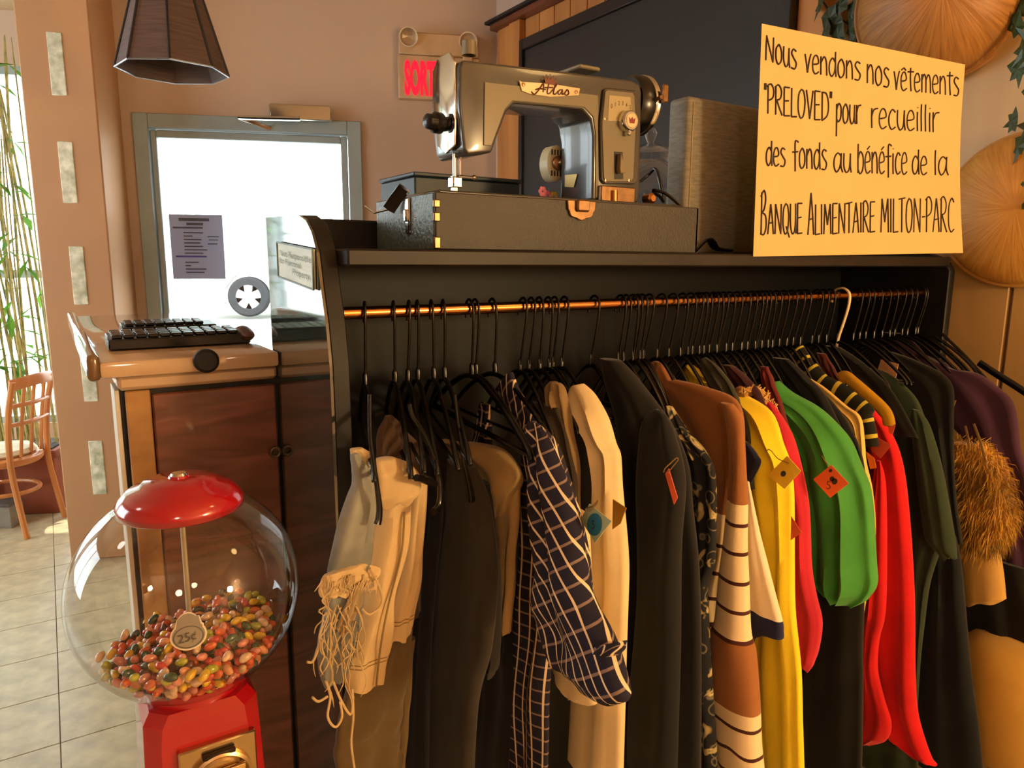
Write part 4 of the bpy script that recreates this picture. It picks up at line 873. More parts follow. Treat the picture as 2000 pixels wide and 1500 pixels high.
# ------------------------------------------------------------------ clothes
def panel(rows, pl, tx=.012, fold=.004, nf=4, seed=0, nv=48, nr=28, rot=0):
    """soft closed shape: rows (py, pxL, pxR) lie on a vertical plane pl = (x0, y0, degrees from the rod); inflated by tx with drape folds"""
    x0, y0, ang = pl; a = math.radians(ang); d = Vector((math.cos(a), math.sin(a), 0)); n = Vector((d.y, -d.x, 0)); p0 = Vector((x0, y0, 0))
    if n.dot(CAM-p0) < 0: n = -n
    rows = [r if len(r) == 5 else (r[0], r[1], r[0], r[2], 1) for r in rows]
    key = []
    for pyL, L, pyR, R, k in rows:
        c = onp((L+R)/2, (pyL+pyR)/2, p0, n); rr = ray((L+R)/2, (pyL+pyR)/2); h = Vector((rr.x, rr.y, 0)).normalized(); pp = Vector((h.y, -h.x, 0))
        dep = (c-CAM).dot(FW); r_ = (R-L)/2*dep/F
        tt = min(tx*k, r_*.75); nn_ = tt*abs(n.dot(pp)); w = math.sqrt(max(r_*r_-nn_*nn_, (r_*.35)**2))/max(abs(d.dot(pp)), .25)
        sgn = 1 if d.dot(pp) > 0 else -1
        dz = (onp(R, pyR, p0, n).z-onp(L, pyL, p0, n).z)/2 if pyL != pyR else 0
        key.append((c, w*sgn, tt, dz, (pyL+pyR)/2000))
    rnd = random.Random(seed); ph = [rnd.uniform(0, 6.3) for _ in range(8)]
    vs = []; uv = []; uv2 = []; ln = 0; last = None
    for j in range(nv+1):
        t = j/nv
        c = crom([k[0] for k in key], t); w, tt, dz, vv = [crom([Vector((k[i], 0, 0)) for k in key], t).x for i in (1, 2, 3, 4)]
        if last is not None: ln += (c-last).length
        last = c; arc = [0]
        for i in range(nr): arc.append(arc[-1]+math.hypot(w*(math.cos(2*math.pi*(i+1)/nr)-math.cos(2*math.pi*i/nr)), tt*(math.sin(2*math.pi*(i+1)/nr)-math.sin(2*math.pi*i/nr))))
        a0 = arc[nr//4]; arc = [v-(arc[nr] if i > 3*nr//4 else 0) for i, v in enumerate(arc)]; cr_, sr_ = math.cos(math.radians(rot)), math.sin(math.radians(rot))
        for i in range(nr):
            th = 2*math.pi*i/nr; cs, sn = math.cos(th), math.sin(th)
            sx = math.copysign(abs(sn)**.75, sn)
            amp = fold*min(1, t*3+.15)
            f = amp*(math.sin(nf*cs*1.9+ph[0]+t*1.3)+.6*math.sin(nf*1.7*cs+ph[1]-t*2.2)+.35*math.sin(nf*3.1*cs+ph[2]+t*3)) + fold*.7*math.sin(t*7+ph[3]+cs*2)*.5 + fold*.4*math.sin(t*19+ph[4]+cs*3)
            edge = 1-abs(cs)**6*.6
            p = c + d*(w*cs*(1+.0)) + n*(tt*sx+f*edge) + Vector((0, 0, dz*cs + .004*math.sin(cs*5+ph[5])*(t > .9)))
            vs.append(p); uv.append(((cs+1)/2, vv)); au, av = arc[i]-a0, ln+dz*cs; uv2.append((au*cr_-av*sr_+.003*math.sin(t*9+ph[6]), au*sr_+av*cr_))
    fs = [(j*nr+i, j*nr+(i+1) % nr, (j+1)*nr+(i+1) % nr, (j+1)*nr+i) for j in range(nv) for i in range(nr)]
    fs += [tuple(range(nr)), tuple(nv*nr+i for i in range(nr))]
    mb = MB(); mb.add(vs, fs, uv, uv2); return mb
def X(x): return (x, 0, 90)
def garment(name, label, cat, parts, group=None):
    """parts: (part name, material, panel kwargs dict)"""
    mbs = [(n, m_, panel(**kw)) for n, m_, kw in parts]
    allv = [v for _, _, b in mbs for v in b.v]
    c = Vector((sum(v.x for v in allv)/len(allv), sum(v.y for v in allv)/len(allv), min(v.z for v in allv)))
    t = thing(name, c, label, cat, group)
    for n, m_, b in mbs: b.build(n, m_, t, ang=70)
    return t
def at_px(pts, pl):
    x0, y0, ang = pl; a = math.radians(ang); d = Vector((math.cos(a), math.sin(a), 0)); n = Vector((d.y, -d.x, 0)); return [onp(px, py, Vector((x0, y0, 0)), n) for px, py in pts]

f_denim = fabric('ripped_denim', '#8f9088', .28); f_cream = fabric('cream_twill', '#ccb080', .06); f_olive = fabric('olive_twill', '#5c4a2c', .1)
f_navy = fabric('midnight', '#0e1218', .1); f_char = fabric('charcoal_wool', '#38322a', .15); f_tan = fabric('tan_twill', '#b8945c', .08)
f_plaid = plaid_mat(); f_bone = fabric('bone_knit', '#ecd4a0', .06); f_coat = fabric('black_coat', '#111214', .1)
f_flor = floral_mat(); f_white = fabric('ivory_tee', '#f2e0be', .04); f_nvy = fabric('navy_trim', '#1c1f3c', .1)
f_yel = fabric('yellow_jersey', '#ffdc28', .06); f_crim = fabric('crimson', '#c8283a', .08); f_green = fabric('green_cotton', '#479a3e', .1, .7)
f_black = fabric('black_twill', '#131412', .1); f_beige = fabric('pale_yellow_knit', '#ecc468', .08); f_red = fabric('scarlet_fleece', '#d81618', .1)
f_dkg = fabric('forest_green', '#2c3a26', .12); f_ink = fabric('ink_blue', '#10161a', .1); f_purp = fabric('plum_knit', '#4a2a42', .12)
BROWN, CREAM, STR = '#9c6436', '#f0d6a8', '#4a2016'
f_strp = uvbands('striped_sleeve', [(.980, 1.2385, CREAM), (1.368, 1.60, CREAM)] + [(y/1000-.0035, y/1000+.0035, STR) for y in (1020, 1074, 1129, 1183, 1237, 1399, 1450, 1497)], BROWN)
f_strb = uvbands('striped_body', [(.998, 1.60, CREAM)] + [(y/1000-.0035, y/1000+.0035, STR) for y in (1060, 1112, 1160, 1210)], BROWN)
f_ring = uvbands('ringer_sleeve', [(1.198, 1.40, '#20234a')], '#f2e0be')

f_hem1 = uvbands('cream_hem', [(1.283, 1.2855, '#8a7044'), (1.290, 1.2925, '#8a7044')], '#ccb080'); f_hem2 = uvbands('cream_hem_back', [(1.203, 1.2055, '#8a7044'), (1.210, 1.2125, '#8a7044')], '#ccb080')
PA = (.03, -.09, 12); PB = (.06, -.06, 8); PC = (.1, -.04, 20)
T1 = garment('ripped_jeans', 'light distressed jeans with frayed rips hanging at the end of the rack', 'jeans', [
 ('leg', f_denim, dict(rows=[(886, 684, 700), (935, 688, 730), (962, 680, 734), (1010, 663, 735), (1060, 650, 728), (1100, 642, 724), (1140, 638, 712), (1190, 634, 703), (1235, 622, 700), (1290, 622, 688), (1330, 632, 672)], pl=PA, tx=.016, fold=.004, seed=1)),
 ('torn_flap', f_cream, dict(rows=[(1112, 634, 706), (1128, 626, 742), (1145, 628, 738), (1160, 640, 700)], pl=(.03, -.105, 12), tx=.006, fold=.003, seed=2, nv=16)),
 ('torn_strip', fabric('rip_strip', '#a8906a', .15), dict(rows=[(1140, 690, 706), (1190, 668, 702), (1230, 655, 672)], pl=(.03, -.112, 12), tx=.004, fold=.002, seed=3, nv=16))])
rnd = random.Random(4); k_ = MB()
for i in range(34):
    x = rnd.uniform(624, 706); y = rnd.uniform(1140, 1260); L = rnd.uniform(50, 140); dr = rnd.uniform(-.35, .18); pl = (.03, -.11-rnd.random()*.014, 12)
    P = [(x+dr*L*t+7*math.sin(t*rnd.uniform(3, 8)+i), y+L*t) for t in [j/6 for j in range(7)]]
    k_.tube(smoothpath(at_px(P, pl), 16), [rnd.uniform(.0007, .0012)]*14+[.0006, .0003], 5)
for i in range(40):
    x = rnd.uniform(626, 742); P = [(x, 1130+rnd.uniform(-8, 8)), (x+rnd.uniform(-9, 5), 1142+rnd.uniform(0, 10)), (x+rnd.uniform(-16, 8), 1150+rnd.uniform(0, 18))]
    k_.tube(at_px(P, (.03, -.115, 12)), [.0011, .0009, .0004], 4)
for P in ([(636, 1330), (645, 1360), (640, 1400), (655, 1420), (668, 1400), (664, 1370)], [(688, 1345), (690, 1400), (686, 1450), (692, 1500)], [(628, 1250), (612, 1290), (600, 1293)], [(650, 1330), (668, 1372), (685, 1395), (690, 1360)], [(722, 1110), (742, 1150), (745, 1180), (722, 1200), (706, 1188)], [(640, 1360), (622, 1370), (610, 1362)]):
    k_.tube(smoothpath(at_px(P, (.03, -.115, 12)), 24), .0017, 6)
k_.build('frayed_threads', fabric('loose_thread', '#c4a878', .15), T1, kind='stuff')
garment('cream_jeans', 'cream jeans folded over a black hanger with stitched hems', 'jeans', [
 ('front_leg', f_hem1, dict(rows=[(940, 728, 790), (985, 735, 801), (1065, 722, 797), (1165, 708, 772), (1245, 692, 768), (1300, 679, 757), (1340, 680, 749)], pl=PB, tx=.014, fold=.004, nf=3, seed=5)),
 ('back_leg', f_hem2, dict(rows=[(935, 800, 836), (985, 795, 834), (1075, 786, 827), (1140, 776, 822), (1200, 758, 811), (1246, 754, 801)], pl=(.09, -.035, 8), tx=.012, fold=.003, seed=6)),
 ('rolled_waist', f_cream, dict(rows=[(896, 728, 770), (912, 722, 802), (935, 722, 819), (962, 724, 820), (982, 738, 800)], pl=(.06, -.085, 8), tx=.026, fold=.002, seed=7, nv=24)),
 ('side_seam', fabric('seam_thread3', '#8a7044', .1), dict(rows=[(1000, 788, 792), (1080, 782, 786), (1180, 757, 761), (1260, 742, 746), (1338, 733, 737)], pl=(.06, -.0775, 8), tx=.002, fold=0, seed=7, nv=30)),
 ('waist_back', f_cream, dict(rows=[(876, 684, 708), (900, 686, 735), (945, 690, 732)], pl=(.06, -.03, 8), tx=.008, fold=.002, seed=8, nv=16))])
garment('olive_trousers', 'olive brown trousers hanging below the ripped jeans', 'trousers', [
 ('leg', f_olive, dict(rows=[(1240, 702, 806), (1340, 676, 796), (1410, 660, 790), (1450, 656, 785), (1520, 672, 775)], pl=(.07, -.02, 10), tx=.016, fold=.006, nf=3, seed=9)),
 ('leg', f_olive, dict(rows=[(1250, 770, 810), (1400, 765, 800), (1520, 745, 790)], pl=(.09, -.01, 10), tx=.01, fold=.004, seed=10))])
garment('brown_shirt', 'dull brown shirt shoulder hanging behind the cream jeans', 'shirt', [
 ('body', fabric('dull_brown', '#4a3424', .1), dict(rows=[(812, 752, 764), (850, 738, 790), (900, 735, 826), (960, 750, 834), (1200, 780, 840)], pl=(.13, .04, 40), tx=.008, seed=60))])
garment('midnight_trousers', 'very dark trousers between the cream jeans and the charcoal ones', 'trousers', [
 ('leg', f_navy, dict(rows=[(930, 800, 846), (1000, 805, 862), (1200, 795, 843), (1520, 770, 832)], pl=(.155, 0, 94), tx=.01, fold=.003, seed=11))])
garment('charcoal_trousers', 'charcoal brown trousers draped over a black hanger', 'trousers', [
 ('leg', f_char, dict(rows=[(905, 872, 930), (960, 868, 955), (1020, 860, 966), (1110, 847, 970), (1220, 838, 958), (1330, 831, 932), (1520, 822, 920)], pl=(.20, 0, 94), tx=.016, fold=.004, nf=3, seed=12)),
 ('leg', fabric('charcoal_dark', '#2a2622', .1), dict(rows=[(940, 925, 958), (1060, 930, 972), (1200, 940, 978), (1290, 950, 972), (1320, 955, 962)], pl=(.225, 0, 94), tx=.008, seed=13))])
garment('tan_trousers', 'tan trousers folded over a hanger left of the plaid shirt', 'trousers', [
 ('leg', f_tan, dict(rows=[(930, 950, 1016), (990, 955, 1014), (1060, 966, 1008), (1150, 968, 1003), (1230, 970, 997)], pl=(.258, 0, 92), tx=.010, fold=.003, seed=14)),
 ('folded_top', f_tan, dict(rows=[(856, 862, 866, 884, 1), (872, 876, 868, 930, 1), (905, 900, 880, 978, 1), (938, 930, 915, 1012, 1), (975, 950, 950, 1018, 1), (1010, 962, 1005, 985, 1)], pl=(.25, 0, 92), tx=.022, fold=.003, seed=15, nv=30))])
PP = (.30, 0, 84)
garment('black_slacks', 'black slacks hanging under the tan trousers', 'trousers', [
 ('leg', f_black, dict(rows=[(1150, 950, 1000), (1250, 948, 1000), (1320, 930, 1000), (1520, 915, 985)], pl=(.28, 0, 90), tx=.008, seed=16))])
garment('plaid_shirt', 'navy plaid shirt with cream check lines and rolled sleeve', 'shirt', [
 ('body', f_plaid, dict(rows=[(845, 1014, 1052), (900, 1016, 1085), (960, 1013, 1100), (1060, 1010, 1090), (1150, 1006, 1082), (1240, 997, 1078), (1330, 984, 1070), (1420, 974, 1066), (1520, 964, 1064)], pl=PP, tx=.012, fold=.005, nf=3, seed=17, rot=-4)),
 ('collar', f_plaid, dict(rows=[(760, 973, 728, 1002, 1), (795, 992, 766, 1018, 1), (830, 1012, 800, 1042, 1), (850, 1025, 835, 1064, 1), (870, 1040, 868, 1085, 1)], pl=(.29, -.03, 84), tx=.012, fold=.001, seed=18, nv=24, rot=40)),
 ('sleeve', f_plaid, dict(rows=[(825, 1036, 1048), (862, 1030, 1082), (915, 1032, 1106), (975, 1036, 1126), (1062, 1042, 1147), (1125, 1046, 1162), (1172, 1040, 1190), (1215, 1034, 1208), (1250, 1038, 1219), (1283, 1052, 1207), (1312, 1082, 1168)], pl=(.275, -.06, 76), tx=.030, fold=.006, nf=3, seed=19, nv=60, nr=40, rot=-32)),
 ('cuff', f_plaid, dict(rows=[(1258, 1150, 1262, 1222, 1), (1282, 1140, 1286, 1212, 1), (1312, 1130, 1316, 1170, 1)], pl=(.27, -.085, 76), tx=.022, fold=.002, seed=20, nv=12)),
 ('far_shoulder', f_plaid, dict(rows=[(788, 938, 956), (820, 932, 960), (860, 926, 960), (882, 922, 946)], pl=(.31, .12, 84), tx=.008, fold=.002, seed=21, nv=16))])
garment('olive_shirt', 'olive tan shirt collar showing between the plaid and bone garments', 'shirt', [
 ('collar', fabric('olive_shirt', '#8a7048', .1), dict(rows=[(747, 1072, 1096), (765, 1066, 1105), (800, 1074, 1108), (850, 1092, 1118), (920, 1106, 1130), (1000, 1110, 1135)], pl=X(.36), tx=.012, seed=22)),
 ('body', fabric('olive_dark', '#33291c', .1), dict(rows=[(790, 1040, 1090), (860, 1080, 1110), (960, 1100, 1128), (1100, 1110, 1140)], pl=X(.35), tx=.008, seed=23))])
T9 = garment('bone_sweater', 'bone coloured knit sweater hanging beside the plaid shirt', 'sweater', [
 ('body', f_bone, dict(rows=[(757, 1112, 750, 1140, 1), (785, 1112, 775, 1163, 1), (825, 1128, 818, 1186, 1), (862, 1150, 1198), (890, 1160, 1208), (955, 1163, 1214), (1060, 1150, 1222), (1150, 1140, 1224), (1325, 1118, 1220), (1520, 1105, 1212)], pl=X(.40), tx=.018, fold=.006, nf=3, seed=24)),
 ('sleeve', f_bone, dict(rows=[(1000, 1100, 1150), (1150, 1090, 1155), (1260, 1075, 1165), (1318, 1070, 1168), (1340, 1078, 1162), (1352, 1092, 1146)], pl=(.345, -.04, 84), tx=.02, fold=.002, seed=25, nv=30))])
garment('black_coat', 'long plain black coat hanging right of the bone sweater', 'coat', [
 ('body', f_coat, dict(rows=[(702, 1172, 1212), (735, 1180, 1242), (780, 1190, 1280), (830, 1200, 1312), (900, 1208, 1338), (980, 1212, 1346), (1100, 1215, 1356), (1300, 1215, 1362), (1520, 1205, 1361)], pl=X(.51), tx=.022, fold=.005, nf=3, seed=26)),
 ('sleeve', f_coat, dict(rows=[(800, 1278, 1290), (815, 1268, 1304), (850, 1258, 1322), (930, 1250, 1338), (1050, 1250, 1334), (1200, 1245, 1330), (1400, 1230, 1325), (1520, 1225, 1320)], pl=X(.485), tx=.026, fold=.005, nf=2, seed=27))])
garment('floral_shirt', 'black shirt with tan floral print between the coat and the striped sweater', 'shirt', [
 ('body', f_flor, dict(rows=[(793, 1300, 1314), (838, 1310, 1340), (878, 1322, 1380), (930, 1332, 1397), (1080, 1345, 1397), (1140, 1345, 1382), (1250, 1345, 1387), (1520, 1342, 1402)], pl=X(.605), tx=.012, fold=.004, seed=28))])
garment('striped_sweater', 'brown sweater with cream bands and thin dark stripes', 'sweater', [
 ('body', f_strb, dict(rows=[(755, 1285, 742, 1320, 1), (775, 1290, 757, 1378, 1), (805, 1310, 788, 1436, 1), (860, 1345, 1450), (920, 1375, 1442), (1000, 1384, 1432), (1080, 1384, 1424), (1140, 1366, 1414), (1200, 1372, 1408), (1250, 1380, 1402)], pl=X(.675), tx=.014, fold=.003, seed=29)),
 ('neck', fabric('brown_knit', '#9c6436', .06), dict(rows=[(706, 1270, 1296), (722, 1262, 1308), (745, 1268, 1320), (775, 1288, 1330), (800, 1305, 1322)], pl=X(.69), tx=.022, fold=.004, nf=5, seed=30, nv=24)),
 ('sleeve', f_strp, dict(rows=[(788, 1408, 1432), (815, 1416, 1450), (860, 1422, 1454), (920, 1424, 1457), (975, 1421, 1459), (1062, 1413, 1458), (1132, 1405, 1461), (1220, 1397, 1464), (1255, 1386, 1472), (1325, 1376, 1478), (1372, 1381, 1481), (1430, 1391, 1484), (1520, 1404, 1494)], pl=X(.65), tx=.030, fold=.0015, nf=2, seed=31, nv=70, nr=32))])
garment('ringer_tee', 'ivory ringer tee with a navy cuffed sleeve', 'tee shirt', [
 ('sleeve', f_ring, dict(rows=[(940, 1454, 1463), (1045, 1456, 1486), (1115, 1458, 1504), (1192, 1460, 1525), (1215, 1460, 1528), (1232, 1460, 1232, 1526, 1), (1252, 1466, 1230, 1500, 1)], pl=X(.715), tx=.014, fold=.001, seed=32)),
 ('collar', f_nvy, dict(rows=[(862, 1448, 1460), (885, 1450, 1479), (902, 1452, 1485), (938, 1456, 1468)], pl=X(.73), tx=.006, fold=.001, seed=33, nv=14))])
garment('yellow_shirt', 'bright yellow long sleeved shirt with a gathered shoulder', 'shirt', [
 ('body', f_yel, dict(rows=[(728, 1332, 710, 1350, 1), (755, 1345, 738, 1388, 1), (790, 1375, 772, 1452, 1), (825, 1410, 808, 1502, 1), (862, 1450, 1526), (900, 1472, 1537), (960, 1464, 1545), (1080, 1482, 1548), (1185, 1482, 1550), (1290, 1476, 1561), (1395, 1480, 1566), (1520, 1488, 1571)], pl=X(.79), tx=.018, fold=.006, nf=4, seed=34, nv=60))])
kx = [ony(px, py, -.06) for px, py in ((1440, 772), (1458, 766), (1478, 772), (1492, 792), (1505, 815), (1514, 842))]
t = thing('crochet_collar', kx[2], 'tan crochet ruffle collar peeking over the yellow shirt', 'collar')
k_ = MB().tube(smoothpath(kx, 20), [.004]+[.014+.003*math.sin(i*2.4) for i in range(18)]+[.005], 10)
k_.build('ruffle', fabric('crochet_tan', '#b8843c', .25, bs=300), t)
k_ = MB(); sp2 = smoothpath(kx, 60); rnd = random.Random(8)
for i, p in enumerate(sp2): k_.tube([p+Vector((rnd.uniform(-.01, .01), -.008, .008)), p+Vector((rnd.uniform(-.012, .012), -.014, .012+rnd.uniform(0, .006))), p+Vector((rnd.uniform(-.012, .012), -.016, .006))], .0014, 4)
k_.build('loops', fabric('crochet_loop', '#c89a50', .2), t)
garment('crimson_blouse', 'crimson sleeve with gathered cuff beside the yellow shirt', 'blouse', [
 ('sleeve', f_crim, dict(rows=[(784, 1494, 1506), (820, 1500, 1532), (860, 1506, 1551), (950, 1530, 1571), (1010, 1538, 1578), (1100, 1538, 1582), (1157, 1545, 1591), (1205, 1548, 1602), (1255, 1552, 1598), (1285, 1558, 1590), (1306, 1562, 1578)], pl=X(.86), tx=.016, fold=.003, seed=35))])
T17 = garment('green_blouse', 'green cotton blouse with a puffed gathered sleeve', 'blouse', [
 ('sleeve', f_green, dict(rows=[(748, 1497, 744, 1524, 1), (785, 1490, 768, 1548, 1), (815, 1525, 795, 1592, 1), (845, 1548, 828, 1628, 1), (875, 1560, 862, 1654, 1), (905, 1570, 1674), (945, 1573, 1688), (1000, 1578, 1697), (1080, 1582, 1701), (1122, 1586, 1701), (1150, 1596, 1690), (1174, 1618, 1664)], pl=X(.965), tx=.034, fold=.011, nf=5, seed=36, nv=60, nr=40))])
garment('black_pants', 'plain black pants hanging below the green blouse', 'pants', [
 ('leg', f_black, dict(rows=[(1120, 1592, 1684), (1250, 1588, 1680), (1350, 1572, 1679), (1520, 1560, 1676)], pl=X(.99), tx=.016, fold=.003, seed=37))])
garment('black_blouse', 'black blouse shoulder tucked behind the green blouse', 'blouse', [
 ('body', f_black, dict(rows=[(740, 1560, 1584), (790, 1590, 1630), (830, 1620, 1658), (900, 1650, 1684), (1000, 1660, 1694), (1150, 1672, 1690)], pl=X(1.03), tx=.010, seed=38))])
garment('pale_yellow_cardigan', 'pale yellow knit cardigan edge beside the green blouse', 'cardigan', [
 ('body', f_beige, dict(rows=[(752, 1574, 740, 1584, 1), (775, 1598, 758, 1612, 1), (806, 1636, 792, 1652, 1), (835, 1660, 815, 1680, 1), (862, 1668, 1689), (900, 1672, 1692), (955, 1686, 1704), (1025, 1694, 1710), (1100, 1688, 1705), (1170, 1678, 1691), (1236, 1672, 1681)], pl=X(1.085), tx=.010, fold=.002, seed=39, nv=60))])
f_bee = uvbands('bee_stripes', [(i/9+.02, i/9+.045, '#c8b43c') for i in range(9)], '#15160f', axis=1)
q = [onx(px, py, 1.12) for px, py in ((1556, 682), (1568, 700), (1582, 724), (1606, 750), (1640, 768), (1668, 790), (1688, 808), (1697, 838), (1703, 872))]
t = thing('bee_striped_top', q[4], 'black and yellow striped top folded along a hanger', 'top')
MB().tube(smoothpath(q, 60), [(.018, .012)]*14+[(.024, .014)]*32+[(.015, .012)]*14, 12, flat=(0, 0, 1)).build('body', f_bee, t)
q = [onx(px, py, 1.15) for px, py in ((1640, 740), (1652, 736), (1668, 748), (1696, 772), (1722, 796), (1733, 812), (1737, 832))]
t = thing('velvet_hanger', q[2], 'mustard yellow padded hanger end above the scarlet coat', 'hanger')
MB().tube(smoothpath(q, 30), [(.007, .006)]+[(.014, .008)]*28+[(.008, .006)], 10, flat=(0, 0, 1)).build('arm', fabric('mustard_velvet', '#c89414', .1), t)
garment('scarlet_coat', 'scarlet fleece coat with a flared hem', 'coat', [
 ('body', f_red, dict(rows=[(775, 1664, 1677), (797, 1676, 1704), (843, 1690, 1739), (900, 1700, 1760), (1000, 1705, 1772), (1150, 1702, 1781), (1290, 1702, 1783), (1370, 1708, 1788), (1423, 1716, 1802), (1458, 1732, 1816), (1480, 1772, 1826)], pl=X(1.2), tx=.016, fold=.004, nf=3, seed=40, nv=60)),
 ('sleeve', f_red, dict(rows=[(900, 1712, 1720), (960, 1704, 1730), (1170, 1686, 1728), (1240, 1680, 1716), (1300, 1679, 1712), (1350, 1677, 1723), (1395, 1675, 1737), (1430, 1674, 1728), (1450, 1674, 1698)], pl=X(1.165), tx=.014, fold=.003, seed=41))])
garment('olive_skirt', 'olive skirt hem showing under the scarlet coat', 'skirt', [
 ('body', f_dkg, dict(rows=[(1400, 1672, 1780), (1450, 1672, 1785), (1520, 1672, 1788)], pl=X(1.24), tx=.01, seed=42))])
garment('forest_tee', 'forest green short sleeved tee right of the scarlet coat', 'tee shirt', [
 ('body', f_dkg, dict(rows=[(725, 1655, 716, 1682, 1), (745, 1690, 728, 1730, 1), (782, 1715, 772, 1780, 1), (815, 1742, 1804), (867, 1756, 1826), (937, 1765, 1836), (1030, 1770, 1840), (1080, 1772, 1828), (1130, 1775, 1815), (1200, 1778, 1806), (1300, 1778, 1796), (1450, 1776, 1788), (1520, 1776, 1786)], pl=X(1.345), tx=.014, fold=.003, seed=43)),
 ('sleeve', f_dkg, dict(rows=[(800, 1782, 1794), (830, 1782, 1814), (900, 1790, 1834), (980, 1800, 1850), (1045, 1808, 1861), (1066, 1816, 1066, 1864, 1), (1092, 1842, 1088, 1867, 1)], pl=X(1.315), tx=.022, fold=.002, seed=44))])
garment('ink_dress', 'long ink blue dress hanging below the forest green tee', 'dress', [
 ('body', f_ink, dict(rows=[(1040, 1812, 1862), (1100, 1810, 1874), (1200, 1802, 1882), (1300, 1790, 1891), (1400, 1784, 1903), (1520, 1784, 1914)], pl=X(1.40), tx=.018, fold=.004, seed=45))])
T26 = garment('black_jacket', 'black jacket on a hanger with cream tags at its neck', 'jacket', [
 ('body', f_black, dict(rows=[(690, 1700, 684, 1730, 1), (730, 1722, 706, 1790, 1), (775, 1765, 745, 1848, 1), (815, 1798, 1858), (880, 1820, 1860), (960, 1838, 1866), (1060, 1850, 1878)], pl=X(1.42), tx=.012, fold=.003, seed=46))])
f_fur = fabric('fur_base', '#96682a', .3)
T27 = garment('fur_trim_coat', 'coat with a fluffy golden fur cuff and cream sleeve end', 'coat', [
 ('fur_cuff', f_fur, dict(rows=[(866, 1856, 1912), (895, 1846, 1942), (950, 1850, 1962), (1000, 1862, 1966), (1040, 1880, 1952), (1070, 1892, 1930)], pl=X(1.50), tx=.035, fold=.004, seed=47, nv=24)),
 ('sleeve_end', fabric('cream_wool', '#c89c50', .06), dict(rows=[(1030, 1888, 1940), (1100, 1884, 1952), (1150, 1886, 1957), (1172, 1888, 1168, 1956, 1), (1182, 1890, 1172, 1950, 1)], pl=X(1.50), tx=.024, fold=.001, seed=48))])
rnd = random.Random(9); src = [o for o in T27.children if o.name.startswith('fur_cuff')][0]; k_ = MB(); base = ROOT[T27.name]; vl = [v.co+base for v in src.data.vertices]; nl = [v.normal.copy() for v in src.data.vertices]
for i in range(5200):
    j = rnd.randrange(len(vl)); p = vl[j]+Vector((rnd.uniform(-.006, .006), rnd.uniform(-.008, .008), rnd.uniform(-.01, .01))); nn = nl[j]
    L = rnd.uniform(.02, .042); dwn = Vector((rnd.uniform(-.3, .3), rnd.uniform(-.3, .3), -1.0)); d1 = (nn*.9+dwn*.6).normalized(); d2 = (nn*.3+dwn).normalized(); sd_ = d1.cross(Vector((rnd.random(), rnd.random(), rnd.random()))).normalized()*.0009
    a, b, c = p, p+d1*L*.5, p+d1*L*.5+d2*L*.6
    k_.add([a-sd_, a+sd_, b-sd_*.8, b+sd_*.8, c], [(0, 1, 3, 2), (2, 3, 4)])
k_.build('fur_pile', fabric('fur_hair', '#cc9a3c', .35), T27, kind='stuff', smooth=False)
for a, b in (((1860, 832), (1858, 880)), ((1885, 832), (1893, 880)), ((1902, 828), (1926, 905))):
    MB().tube([onx(*a, 1.47), onx((a[0]+b[0])/2+2, (a[1]+b[1])/2, 1.465), onx(*b, 1.46)], [(.006, .002)]*3, 6).build('cream_strap', fabric('strap_cream', '#c8a468', .1), T27)
garment('plum_cardigan', 'plum purple knit cardigan hanging at the wall end of the rack', 'cardigan', [
 ('body', f_purp, dict(rows=[(690, 1800, 724, 1866, 1), (742, 1812, 728, 1900, 1), (780, 1840, 752, 1935, 1), (825, 1862, 790, 1968, 1), (870, 1890, 1986), (920, 1910, 2002), (1000, 1930, 2016), (1120, 1945, 2026), (1245, 1965, 2034)], pl=X(1.585), tx=.016, fold=.004, seed=49)),
 ('far_shoulder', f_purp, dict(rows=[(650, 1722, 1762), (668, 1735, 1784), (700, 1750, 1812), (740, 1770, 1840)], pl=X(1.60), tx=.010, fold=.002, seed=50, nv=20))])
garment('black_skirt', 'black skirt showing below the fur trimmed sleeve', 'skirt', [
 ('body', f_black, dict(rows=[(1090, 1880, 1990), (1160, 1885, 2010), (1250, 1890, 2030), (1300, 1890, 2030)], pl=X(1.56), tx=.01, seed=51))])
# dark garments packed between, seen only as dark shoulders
for i, (x, lab, col, rows) in enumerate((
 (.765, 'grey green jacket shoulder packed behind the yellow shirt', '#3a3a2c', [(704, 1366, 698, 1380, 1), (735, 1378, 722, 1408, 1), (775, 1402, 762, 1434, 1), (830, 1430, 1462), (950, 1452, 1476)]),
 (.81, 'dark maroon blouse shoulder behind the yellow shirt', '#3c161c', [(714, 1412, 1436), (745, 1428, 1470), (780, 1450, 1492), (850, 1480, 1510)]),
 (.90, 'dull red top shoulder above the green blouse', '#6a1c1c', [(716, 1486, 1500), (740, 1488, 1510), (790, 1500, 1530), (900, 1530, 1560)]),
 (1.0, 'black cardigan shoulder right of the dull red top', '#15151a', [(700, 1510, 1540), (730, 1520, 1575), (770, 1550, 1610), (850, 1600, 1650)]),
 (1.17, 'dark red blouse shoulder beyond the striped top', '#4a1812', [(690, 1595, 1612), (730, 1610, 1636), (780, 1640, 1670)]),
 (1.25, 'black shirt shoulder beyond the mustard hanger', '#12120f', [(676, 1600, 1640), (710, 1625, 1690), (760, 1670, 1740), (850, 1730, 1790)]))):
    garment('hanging_top', lab, 'top', [('body', fabric('packed_%d' % i, col, .1), dict(rows=rows, pl=X(x), tx=.009, fold=.003, seed=70+i, nv=30))])

